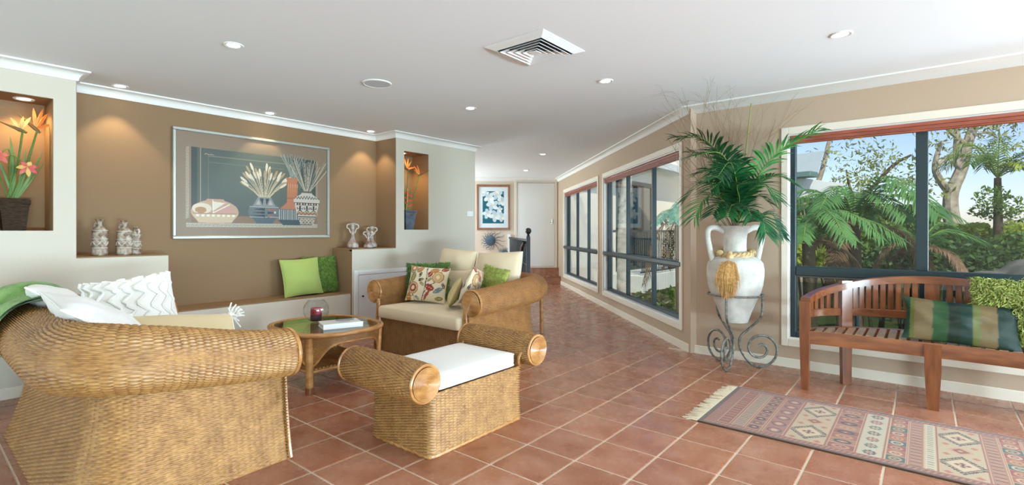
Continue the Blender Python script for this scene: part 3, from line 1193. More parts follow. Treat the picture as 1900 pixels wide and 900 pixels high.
# wide low bowl
bx, by = .34, .235
cv.ell(bx, by, .215, .118, (196, 158, 132))
cv.poly([(bx - .21, by - .02), (bx + .21, by - .02), (bx + .15, by - .105), (bx - .15, by - .105)], (206, 180, 148))
cv.poly([(bx - .09, by + .10), (bx + .09, by + .10), (bx + .075, by + .125), (bx - .075, by + .125)], (198, 152, 128))
cv.ell(bx - .12, by + .03, .085, .052, (226, 208, 184))
cv.ell(bx - .13, by + .015, .05, .03, (182, 134, 92))
cv.poly([(bx - .02, by + .10), (bx + .09, by + .09), (bx - .02, by + .01)], (230, 216, 196))
cv.poly([(bx + .0, by - .005), (bx + .17, by + .01), (bx + .10, by + .085)], (202, 152, 142))
cv.line([(bx - .025, by + .115), (bx - .02, by - .01), (bx + .13, by + .075)], .008, (240, 228, 210))
cv.rect(bx - .20, by - .022, bx + .20, by - .012, (176, 124, 104))
for k in range(8):
    cv.rect(bx - .17 + k * .046, by - .048, bx - .145 + k * .046, by - .026, (236, 226, 210))
# grey jar with wheat ears
jx, jy = .815, .245
for k in range(26):
    a = R(150 - k * 4.8 + random.uniform(-4, 4))
    ln = random.uniform(.24, .36)
    x1, y1 = jx + math.cos(a) * ln * .95, .40 + math.sin(a) * ln * .95
    cv.line([(jx + math.cos(a) * .03, .37), (jx + math.cos(a) * ln * .5, .39 + math.sin(a) * ln * .5), (x1, y1)], .006, (206, 186, 152))
    cv.ell(x1, y1, .045, .012, (222, 210, 188) if k % 3 else (178, 150, 112), rot=a)
cv.ell(jx, jy, .165, .115, (106, 112, 112))
cv.poly([(jx - .12, jy + .06), (jx + .12, jy + .06), (jx + .07, jy + .155), (jx - .07, jy + .155)], (136, 140, 140))
cv.poly([(jx - .15, jy - .03), (jx + .15, jy - .03), (jx + .08, jy - .12), (jx - .08, jy - .12)], (84, 98, 104))
for s in (-1, 1):
    cv.poly([(jx + s * .01, jy + .145), (jx + s * .05, jy + .145), (jx + s * .02, jy + .07)], (58, 64, 72))
    cv.poly([(jx + s * .06, jy + .13), (jx + s * .09, jy + .075), (jx + s * .04, jy + .075)], (188, 172, 164))
cv.rect(jx - .155, jy + .05, jx + .155, jy + .056, (206, 204, 198))
cv.rect(jx - .15, jy - .055, jx + .15, jy - .049, (206, 204, 198))
for k in range(3):
    y = jy + .03 - k * .035
    cv.poly([(jx - .12, y), (jx + .0, y + .012), (jx + .0, y - .012)], (44, 52, 58))
    cv.poly([(jx + .14, y), (jx + .03, y + .014), (jx + .03, y - .014)], (64, 60, 66) if k % 2 else (150, 104, 92))
cv.ell(jx + .11, jy, .012, .012, (214, 190, 180))
# tall orange flask with fluted foot
ox = 1.115
for k in range(24):
    a = R(112 - k * 2.2 + random.uniform(-3, 3))
    cv.line([(ox + random.uniform(-.03, .03), .62), (ox + math.cos(a) * .36, .62 + math.sin(a) * .27)], .005, (120, 130, 128) if k % 2 else (160, 160, 150))
cv.poly([(ox - .07, .63), (ox + .07, .63), (ox + .055, .58), (ox + .06, .36), (ox + .12, .285), (ox - .14, .285), (ox - .06, .36), (ox - .055, .58)], (186, 118, 84))
cv.rect(ox - .062, .40, ox + .062, .41, (150, 90, 66))
for k in range(5):
    cv.poly([(ox - .05 + k * .025, .56), (ox - .036 + k * .025, .56), (ox - .043 + k * .025, .47)], (206, 148, 110))
cv.poly([(ox - .15, .285), (ox + .15, .285), (ox + .15, .16), (ox - .15, .16)], (74, 84, 88))
for k in range(13):
    cv.rect(ox - .145 + k * .023, .17, ox - .135 + k * .023, .28, (178, 178, 170))
cv.poly([(ox - .15, .16), (ox + .15, .16), (ox + .10, .11), (ox - .10, .11)], (66, 78, 84))
# tall patterned vase with reeds
vx = 1.285
for k in range(34):
    a = R(128 - k * 2.5 + random.uniform(-3, 3))
    ln = random.uniform(.30, .44)
    x1, y1 = vx + math.cos(a) * ln, min(.50 + math.sin(a) * ln, iy1 - .004)
    cv.line([(vx + math.cos(a) * .05, .49), (x1, y1)], .007, [(196, 186, 166), (92, 88, 82), (160, 148, 128)][k % 3])
vase = [(vx - .06, .49), (vx + .06, .49), (vx + .065, .462), (vx + .155, .405), (vx + .15, .36), (vx + .085, .15), (vx + .055, .11), (vx - .055, .11),
        (vx - .085, .15), (vx - .15, .36), (vx - .155, .405), (vx - .065, .462)]
cv.poly(vase, (198, 190, 174))
cv.rect(vx - .062, .475, vx + .062, .495, (110, 96, 84))


def vw(y):
    return np.interp(y, [.11, .15, .36, .405, .462], [.055, .085, .15, .155, .065])


for (y0, y1, c) in ((.335, .362, (64, 62, 60)), (.225, .262, (182, 140, 114)), (.20, .212, (70, 66, 64)), (.11, .19, (128, 108, 96))):
    cv.poly([(vx - vw(y0), y0), (vx + vw(y0), y0), (vx + vw(y1), y1), (vx - vw(y1), y1)], c)
for k in range(9):
    x = vx - .13 + k * .0325
    cv.diamond(x, .348, .012, .012, (206, 150, 120) if k % 2 else (220, 214, 200))
    cv.line([(x - .016, .405), (x, .44 - abs(k - 4) * .004), (x + .016, .405)], .007, (56, 54, 52))
for k in range(3):
    x = vx - .08 + k * .08
    cv.ell(x, .318, .012, .011, (40, 40, 40))
    cv.rect(x - .008, .275, x + .008, .312, (40, 40, 40))
    for s in (-1, 1):
        cv.line([(x, .30), (x + s * .03, .292), (x + s * .03, .312)], .008, (40, 40, 40))
        cv.line([(x, .278), (x + s * .02, .268)], .008, (40, 40, 40))
for k in range(5):
    x = vx - .09 + k * .045
    cv.line([(x - .022, .228), (x, .254), (x + .022, .228)], .006, (74, 62, 54))
for k in range(4):
    x = vx - .06 + k * .04
    cv.ell(x, .165, .018, .018, (206, 194, 176), inner=.6)
    cv.line([(x - .02, .125), (x, .142), (x + .02, .125)], .005, (206, 194, 176))
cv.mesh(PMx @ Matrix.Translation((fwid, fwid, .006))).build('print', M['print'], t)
MB().box((fwid, fwid, .014), (PW - fwid, PH - fwid, .016), 0, PMx).build('glazing', M['pic_glass'], t)

# flower picture and two sun ornaments on the far wall
FM_ = frame(cw(FAR_S - .002, 0, 0), (-Q_[0], -Q_[1], 0), (0, 0, 1), (-S_[0], -S_[1], 0))    # x to the right seen from the room
qp = 1.115
t = thing('flower_picture', 'wood framed print of white frangipani flowers at the corridor end', 'picture', cw(FAR_S - .002, qp + .38, 1.215))
base = FM_ @ Matrix.Translation((-(qp + .76), 1.215, 0))
base = Matrix.Translation(-Vector(t.location)) @ base
w_, h_ = .76, 1.03
fr = MB()
for (a, b, c, d) in ((0, 0, w_, .05), (0, h_ - .05, w_, h_), (0, .05, .05, h_ - .05), (w_ - .05, .05, w_, h_ - .05)):
    fr.box((a, b, 0), (c, d, .03), .006, base)
fr.build('frame', wood_mat('stained picture frame', rgb(128, 78, 46), rgb(160, 104, 66)), t)
cv = Canvas(w_ - .1, h_ - .1, .006, (226, 236, 240))
cv.rect(.085, .10, .66 - .085, .93 - .10, (28, 104, 120))
for k in range(26):
    cv.ell(random.uniform(.1, .56), random.uniform(.12, .8), .06, .03, (16, 70, 92) if k % 2 else (52, 140, 152), .7, random.uniform(0, 3))
for (fx_, fy_, r_) in ((.24, .68, .12), (.42, .76, .12), (.52, .60, .10), (.31, .52, .13), (.20, .32, .11), (.38, .27, .13), (.53, .25, .11), (.15, .78, .08), (.47, .42, .07)):
    a0 = random.uniform(0, 6)
    for k in range(5):
        a = a0 + k * 2 * math.pi / 5
        cv.ell(fx_ + math.cos(a) * r_ * .55, fy_ + math.sin(a) * r_ * .55, r_ * .55, r_ * .36, [(228, 236, 238), (204, 220, 228), (240, 244, 244), (216, 228, 232), (190, 208, 220)][k], 1, a + .3)
    cv.ell(fx_, fy_, r_ * .16, r_ * .16, (236, 216, 168))
cv.rect(0, 0, .085, .93, (226, 236, 240)); cv.rect(.575, 0, .66, .93, (226, 236, 240))
cv.rect(0, 0, .66, .10, (226, 236, 240)); cv.rect(0, .83, .66, .93, (226, 236, 240))
cv.mesh(base @ Matrix.Translation((.05, .05, .012))).build('print', M['print'], t)
M['blue_tin'] = mat('blue grey painted tin', rgb(84, 106, 124), .5, .5, var=.25, vscale=12)


def tin_sun(qc, zc, r, ln, label):
    t = thing('wall_ornament', label, 'ornament', cw(FAR_S - .004, qc, zc - r))
    B = Matrix.Translation(-Vector(t.location)) @ FM_ @ Matrix.Translation((-qc, zc, 0))
    b = MB()
    b.lathe([(r, 0), (r, .006), (r * .8, .018), (r * .4, .028), (.001, .032)], 28)
    b.v = [xf(v, B) for v in b.v]
    b.build('disc', M['blue_tin'], t, smooth=True)
    for k in range(16):
        a = R(k * 22.5)
        f = 1.0 if math.cos(a) < .5 else 1.9
        p = []
        for u in np.linspace(0, 1, 9):
            rr = r * .95 + u * ln * f
            aa = a * (1 if f == 1 else 1 - .5 * u) + (.0)
            aa = a + .16 * math.sin(u * 6.5) * (1 if f == 1 else .5)
            p.append(xf([(rr * math.cos(aa), rr * math.sin(aa), .008)], B)[0])
        MB().tube(p, np.linspace(.011, .003, 9), 6, flat=.6).build('ray', M['blue_tin'], t)


tin_sun(1.555, .975, .115, .12, 'larger blue tin sun ornament below the frangipani picture')
tin_sun(1.225, .665, .085, .09, 'smaller blue tin sun ornament low beside the stair railing')

# stair railing running along the corridor
t = thing('stair_railing', 'black stair railing with a ball-topped newel post', 'railing', cw(3.4, 1.13, 0))
p0 = Vector(t.location)


def rl(mb, s0, q0, z0, s1, q1, z1):
    mb.box((s0, q0, z0), (s1, q1, z1), .003, Matrix.Translation(-p0) @ CM)
    return mb


rl(MB(), 3.37, 1.10, 0, 3.43, 1.16, 1.10).build('newel_post', M['black_metal'], t)
o = MB().lathe([(.012, 1.10), (.03, 1.105), (.018, 1.13), (.03, 1.145), (.047, 1.17), (.05, 1.19), (.044, 1.215), (.026, 1.235), (.001, 1.24)], 20).build(
    'ball_finial', M['black_metal'], t, smooth=True)
rl(MB(), 3.43, 1.112, 1.02, FAR_S - .06, 1.148, 1.055).build('top_rail', M['black_metal'], t)
rl(MB(), 3.43, 1.116, .10, FAR_S - .06, 1.144, .125).build('bottom_rail', M['black_metal'], t)
rl(MB(), 3.43, 1.116, .62, FAR_S - .06, 1.144, .64).build('middle_rail', M['black_metal'], t)
b0 = rl(MB(), 3.53, 1.122, .125, 3.548, 1.140, 1.02).build('baluster', M['black_metal'], t)
for k in range(1, 28):
    o = b0.copy()
    o.location = Vector((S_[0], S_[1], 0)) * (.11 * k)
    o.parent = t
    col.objects.link(o)
rl(MB(), FAR_S - .06, 1.10, 0, FAR_S - .002, 1.16, 1.12).build('wall_post', M['white_paint'], t)
h = MB()
h.tube([Vector(cw(3.44, 1.19, 1.0)) - p0, Vector(cw(3.6, 1.2, .93)) - p0, Vector(cw(4.6, 1.2, .28)) - p0], .028, 10)
h.build('handrail', M['black_metal'], t, smooth=True)

# thermostat on the block
t = thing('wall_switch', 'small white wall controller on the cream block', 'switch', (FX, 5.16, 1.395))
MB().box((0, -.06, 0), (.012, .06, .075), .004).build('plate', M['white_paint'], t)
MB().box((.012, -.04, .022), (.016, .04, .055), .002).build('rocker', M['white_paint'], t)

# ================================================================== VASES ON THE LEDGES
M['glaze'] = mat('crackled white and rust glaze', rgb(112, 74, 46), .4, .5, var=.3, vscale=30, vcol2=rgb(206, 196, 178), bump=.4, bscale=60, detail=2)
M['glaze2'] = mat('mottled rust and slate glaze', rgb(132, 82, 52), .4, .5, var=.3, vscale=20, vcol2=rgb(190, 190, 186), bump=.3, bscale=60, detail=2)


def bottle_vase(loc, h, r, turn, label):
    t = thing('bottle_vase', label, 'vase', loc, (0, 0, turn), 'bottle vases on the brown ledge')
    p = [(r * .92, 0), (r, .01), (r * .98, h * .20), (r * .90, h * .22), (r * .94, h * .45), (r * .88, h * .47), (r * .92, h * .66), (r * .80, h * .72), (r * .45, h * .80),
         (r * .30, h * .84), (r * .30, h * .92), (r * .52, h * .985), (r * .50, h), (r * .38, h * .985), (r * .2, h * .93)]
    MB().lathe(p, 26).build('body', M['glaze'], t, smooth=True)
    for z in (.215, .46, .69):
        a = np.linspace(0, 2 * math.pi, 26, endpoint=False)
        MB().tube([(r * .95 * math.cos(x), r * .95 * math.sin(x), h * z) for x in a], .004, 6, closed=True).build('band', M['white_clay'], t, smooth=True)
    wv = [(r * .99 * math.cos(a), r * .99 * math.sin(a), h * (.335 + .05 * math.sin(a * 5))) for a in np.linspace(0, 2 * math.pi, 60, endpoint=False)]
    MB().tube(wv, .004, 5, closed=True).build('wave_line', M['white_clay'], t, smooth=True)
    hd = bez([(r * .35, 0, h * .86), (r * .95, 0, h * .88), (r * 1.1, 0, h * .78), (r * .8, 0, h * .74), (r * 1.15, 0, h * .68), (r * .9, 0, h * .60)], 24)
    MB().tube(hd, .008, 7).build('handle', M['white_clay'], t, smooth=True)
    return t


M['white_clay'] = mat('white slip clay', rgb(206, 198, 184), .5, .4, var=.2, vscale=30)
bottle_vase((-5.17, 1.045, .985), .295, .054, R(200), 'tallest brown and white bottle vase standing apart on the ledge')
bottle_vase((-5.15, 1.205, .985), .285, .055, R(200), 'whiter bottle vase with a curled handle beside a smaller one')
bottle_vase((-5.235, 1.30, .985), .24, .042, R(20), 'smallest bottle vase tucked behind the whiter one')


def neck_vase(loc, h, r, turn, label):
    t = thing('long_necked_vase', label, 'vase', loc, (0, 0, turn), 'long necked vases on the brown ledge')
    p = [(r * .75, 0), (r * .95, .008), (r, h * .10), (r * .96, h * .16), (r * .9, h * .18), (r * .60, h * .28), (r * .34, h * .40), (r * .27, h * .55), (r * .28, h * .75), (r * .36, h * .90),
         (r * .50, h * .97), (r * .50, h), (r * .38, h), (r * .28, h * .93)]
    MB().lathe(p, 26).build('body', M['glaze2'], t, smooth=True)
    for s in (-1, 1):
        hd = bez([(s * r * .40, 0, h * .95), (s * r * .85, 0, h * .93), (s * r * .95, 0, h * .82), (s * r * .6, 0, h * .76), (s * r * .45, 0, h * .66), (s * r * .28, 0, h * .60)], 20)
        MB().tube(hd, .007, 7).build('handle', M['white_clay'], t, smooth=True)
    return t


neck_vase((-5.20, 3.40, .985), .295, .068, R(60), 'tall rust brown long-necked vase with two handles')
neck_vase((-5.10, 3.545, .985), .20, .058, R(50), 'short white flecked vase with two handles between its neighbours')
neck_vase((-5.20, 3.665, .985), .255, .062, R(50), 'medium slate flecked long-necked vase near the lit corner')

# ================================================================== FLOWER ARRANGEMENTS IN THE NICHES
M['basket'] = mat('dark plaited rattan', rgb(58, 44, 34), .6, .3, var=.3, vscale=30, stretch=(1, 1, 6), vcol2=rgb(96, 76, 58), bump=1.0, bscale=90)
M['slate_pot'] = mat('blue grey slate ceramic', rgb(104, 116, 128), .5, .4, var=.2, vscale=14, vcol2=rgb(72, 80, 90), bump=.2, bscale=40)
M['stem'] = leaf_mat('fresh green stem', rgb(70, 112, 46), rgb(128, 158, 84), transl=.1)
M['petal_orange'] = leaf_mat('orange petal', rgb(222, 116, 44), rgb(236, 156, 84), transl=.2)
M['petal_yellow'] = leaf_mat('yellow orange petal', rgb(232, 178, 78), rgb(240, 214, 150), transl=.2)
M['petal_red'] = leaf_mat('red heliconia bract', rgb(200, 44, 44), rgb(232, 108, 84), transl=.2)
M['petal_pink'] = leaf_mat('pink orchid petal', rgb(206, 52, 92), rgb(236, 150, 110), transl=.2)
M['beak'] = leaf_mat('green red flower beak', rgb(84, 116, 58), rgb(150, 96, 62), transl=.1)


def blade(mb, p0, p1, w, bend=(0, 0, 0), n=7, side=None):
    """tapered petal or leaf from p0 to p1"""
    p0, p1, bend = np.array(p0, float), np.array(p1, float), np.array(bend, float)
    d = p1 - p0
    s = np.cross(d, np.array(side if side is not None else (1.0, 0.2, 0.1)))
    s /= max(np.linalg.norm(s), 1e-9)
    nn = np.cross(s, d)
    nn /= max(np.linalg.norm(nn), 1e-9)
    rows = []
    for u in np.linspace(0, 1, n):
        c = p0 + d * u + bend * 4 * u * (1 - u)
        ww = w * (math.sin(math.pi * min(.999, .12 + .88 * u)) ** .8) * (1 if u < .98 else .02)
        rows.append([c - s * ww, c + nn * ww * .35, c + s * ww])
    return mb.grid(np.array(rows))


def bird_of_paradise(t, base, head, beak_dir, fan, colour, sc=1.0):
    base, head, bd = np.array(base, float), np.array(head, float), np.array(beak_dir, float)
    bd /= np.linalg.norm(bd)
    mid = (base + head) / 2 + np.array([.0, .012, 0])
    st_ = MB().tube(bez([base, mid, head], 14), .0065, 7).build('stem', M['stem'], t, smooth=True)
    tip = head + bd * .155 * sc
    bk = MB().tube([head - bd * .025, head + bd * .02, head + bd * .07 * sc, tip], [.007, .014, .010, .0012], 8).build('beak', M['beak'], st_, smooth=True)
    for (fy, fz) in fan:
        q = head + bd * .02 + np.array([random.uniform(-.02, .03), fy, fz]) * sc
        blade(MB(), head + bd * .012, q, .0115, (0, 0, .006), side=(1, 0, 0)).build('petal', M[colour], st_, smooth=True)
    for k in range(3):
        q = head + np.array([.01, fan[0][0] * .5 - .02 * k, fan[0][1] * .6])
        MB().tube([head + bd * .015, q], [.0028, .001], 5).build('stamen', M['petal_yellow'], st_)


# basket pot niche (left)
bz = NL[2]
t = thing('plaited_pot', 'dark plaited basket pot in the lit niche', 'pot', (FX - .155, .545, bz))
for (a, b, z0, z1, nm) in ((.058, .074, 0, .185, 'body'), (.079, .079, .180, .235, 'rim')):
    mb = MB()
    vs = [(-a, -a, z0), (a, -a, z0), (a, a, z0), (-a, a, z0), (-b, -b, z1), (b, -b, z1), (b, b, z1), (-b, b, z1)]
    mb.add(vs, [[3, 2, 1, 0], [4, 5, 6, 7], [0, 1, 5, 4], [1, 2, 6, 5], [2, 3, 7, 6], [3, 0, 4, 7]])
    mb.build(nm, M['basket'], t)
pl = MB()
for s in range(4):
    c, si = [(1, 0), (0, 1), (-1, 0), (0, -1)][s]
    for k in range(7):
        for sg in (-1, 1):
            u0 = -.074 + k * .0215
            a_, b_ = (.0805, u0, .208 - sg * .014), (.0805, u0 + .019, .208 + sg * .014)
            f_ = lambda p: (p[0] * c - p[1] * si, p[0] * si + p[1] * c, p[2])
            pl.tube([f_(a_), f_(b_)], .0055, 5)
stuff(pl.build('plait', M['basket'], t))
rows_ = MB()
for k in range(15):
    z = .012 + k * .0115
    b = .058 + .016 * z / .185 + .001
    rows_.tube([(-b, -b, z), (b, -b, z), (b, b, z), (-b, b, z)], .0042, 5, closed=True)
stuff(rows_.build('woven_rows', M['basket'], t))
t = thing('bird_of_paradise', 'bird of paradise and pink orchid stems in the plaited basket pot', 'flowers', (FX - .155, .545, bz + .20))
bird_of_paradise(t, (.02, -.02, 0), (.02, .125, .55), (.05, -.62, .62), [(.05, .16), (.08, .13), (-.01, .15), (.12, .05)], 'petal_orange')
bird_of_paradise(t, (0, -.04, 0), (.04, .045, .53), (.05, -.9, .38), [(.02, .10), (.06, .10), (-.05, .08)], 'petal_yellow')
for (q, w) in (((.0, .16, .40), .010), ((.01, .10, .46), .012), ((-.02, .18, .34), .006), ((.02, -.11, .38), .008), ((0, -.02, .50), .013), ((.03, .06, .40), .010)):
    blade(MB(), (0, 0, 0), q, w, (0, .01, .01), side=(1, .1, 0)).build('leaf', M['stem'], t, smooth=True)
for (c, tip, n) in (((.06, .065, .27), (0, -.02, .34), 7), ((.06, -.085, .34), (.02, -.02, .37), 6), ((.05, -.14, .20), (0, -.1, .28), 5)):
    st_ = MB().tube(bez([(0, -.02, 0), tip, c], 12), .004, 6).build('orchid_stem', M['stem'], t, smooth=True)
    for k in range(n):
        a = R(360 / n * k + 20)
        blade(MB(), c, (c[0] + .015, c[1] + .062 * math.cos(a), c[2] - .02 + .060 * math.sin(a)), .015, (.012, 0, 0), side=(1, 0, 0)).build(
            'petal', M['petal_pink' if (k % 2 == 0 or n < 7) else 'petal_yellow'], st_, smooth=True)
gp = thing('green_bottle', 'dark green glazed bottle beside the plaited basket pot', 'vase', (FX - .15, .415, bz))
MB().lathe([(.035, 0), (.042, .01), (.044, .11), (.036, .15), (.016, .165), (.014, .18), (.018, .185), (.012, .185)], 20).build(
    'body', mat('dark green glaze', rgb(22, 64, 58), .15, .5), gp, smooth=True)
MB().lathe([(.019, .18), (.0195, .192), (.012, .194), (.001, .194)], 14).build('stopper', M['cane'], gp, smooth=True)

# slate pot niche (right)
bz = NR[2]
t = thing('slate_pot', 'tapered slate blue square pot in the narrow niche', 'pot', (FX - .12, 4.135, bz))
for (a, b, z0, z1, nm) in ((.058, .085, 0, .205, 'body'), (.090, .091, .200, .245, 'rim')):
    mb = MB()
    vs = [(-a, -a, z0), (a, -a, z0), (a, a, z0), (-a, a, z0), (-b, -b, z1), (b, -b, z1), (b, b, z1), (-b, b, z1)]
    mb.add(vs, [[3, 2, 1, 0], [4, 5, 6, 7], [0, 1, 5, 4], [1, 2, 6, 5], [2, 3, 7, 6], [3, 0, 4, 7]])
    mb.build(nm, M['slate_pot'], t)
for s in range(5):
    MB().lathe([(.001, 0), (.009, 0), (.009, .004)], 12, caps=False).build('stud', M['basket'], t)
for k, o in enumerate([c for c in t.children if c.name.startswith('stud')]):
    o.location = (.0915, -.06 + k * .03, .222)
    o.rotation_euler = (0, R(-90), 0)
t = thing('bird_of_paradise', 'bird of paradise and red heliconia stems in the slate blue pot', 'flowers', (FX - .12, 4.135, bz + .20))
bird_of_paradise(t, (0, -.03, 0), (.03, -.01, .56), (.05, -.85, .42), [(-.05, .15), (.02, .14), (.07, .11), (.12, .03)], 'petal_orange')
bird_of_paradise(t, (0, .02, 0), (.10, .115, .50), (.35, .75, .42), [(-.10, .06), (-.12, .10), (-.05, .12)], 'petal_orange')
for (q, w) in (((0, -.09, .42), .010), ((.02, -.06, .36), .010), ((0, .06, .34), .009), ((0, .04, .26), .008), ((-.03, -.10, .30), .010)):
    blade(MB(), (0, 0, 0), q, w, (0, .01, .01), side=(1, .1, 0)).build('leaf', M['stem'], t, smooth=True)
hs = MB().tube(bez([(0, -.02, 0), (.04, -.03, .15), (.05, -.03, .32)], 12), .005, 6).build('heliconia_stem', M['petal_yellow'], t, smooth=True)
for k in range(6):
    z = .10 + k * .038
    s = -1 if k % 2 else 1
    blade(MB(), (.05, -.03, z), (.07, -.03 + s * .075, z + .035 - .012 * k), .013, (0, 0, -.01), side=(1, 0, 0)).build('bract', M['petal_red'], hs, smooth=True)

# ================================================================== WICKER FURNITURE


def weave(mb, surf, stakes, rows, su=6, amp=.0052, r=.0020, closed_u=False, closed_v=False):
    """strands run along u, crossing the stakes over and under; surf(U, V) -> points, U, V in 0..1"""
    nu = stakes * su + (0 if closed_u else 1)
    us = np.arange(nu) / (stakes * su)
    fr_ = np.array([0, .30, .70])
    vs = np.concatenate([(np.arange(rows)[:, None] + fr_[None]).reshape(-1), [] if closed_v else [rows]]) / rows
    U, V = np.meshgrid(us, vs, indexing='ij')
    P = surf(U, V)
    e = 1e-3
    Tu = surf(U + e, V) - surf(U - e, V)
    Tv = surf(U, V + e) - surf(U, V - e)
    Nn = np.cross(Tu, Tv)
    Nn /= np.maximum(np.linalg.norm(Nn, axis=-1, keepdims=True), 1e-9)
    row = np.floor(V * rows + 1e-6)
    f = V * rows - row
    crest = (f > .1)
    ph = np.cos(math.pi * (U * stakes) + math.pi * row)
    ph = np.where(ph > 0, np.abs(ph) ** .55, -1.25 * np.abs(ph) ** .55)
    hgt = np.where(crest, r + amp * ph, -amp * 1.5)
    P = P + Nn * hgt[..., None]
    return mb.grid(P, cu=closed_u, cv=closed_v, uv=np.stack([U * stakes, V * rows], -1).reshape(-1, 2))


def spiral_disc(mb, C, ex, ey, r, pitch=.0085, tube_r=.0046):
    n = int(r / pitch)
    a = np.linspace(.6, 2 * math.pi * n, n * 22)
    rr = pitch * a / (2 * math.pi)
    C, ex, ey = np.array(C, float), np.array(ex, float), np.array(ey, float)
    ez = np.cross(ex, ey)
    pts = C + rr[:, None] * (np.cos(a)[:, None] * ex + np.sin(a)[:, None] * ey) + ez * (.010 * np.sqrt(np.maximum(0, 1 - (rr / r) ** 2)))[:, None]
    mb.tube(pts, tube_r, 5, up=ez)
    return mb


def u_path(w, d, rc):
    """plan of arms and back: from the front of the right arm round the back to the left arm; x across, y towards the back"""
    segs = []
    segs.append(('l', (w / 2, 0), (w / 2, d - rc)))
    segs.append(('a', (w / 2 - rc, d - rc), 0))
    segs.append(('l', (w / 2 - rc, d), (-w / 2 + rc, d)))
    segs.append(('a', (-w / 2 + rc, d - rc), 90))
    segs.append(('l', (-w / 2, d - rc), (-w / 2, 0)))
    pts = []
    for s in segs:
        if s[0] == 'l':
            a, b = np.array(s[1]), np.array(s[2])
            for t in np.linspace(0, 1, 40, endpoint=False):
                pts.append(a + (b - a) * t)
        else:
            c = np.array(s[1])
            for t in np.linspace(0, 90, 24, endpoint=False):
                q = R(s[2] + t)
                pts.append(c + rc * np.array([math.cos(q), math.sin(q)]))
    pts.append(np.array([-w / 2, 0]))
    pts = np.array(pts)
    L = np.concatenate([[0], np.cumsum(np.linalg.norm(np.diff(pts, axis=0), axis=1))])
    return pts, L / L[-1], L[-1]


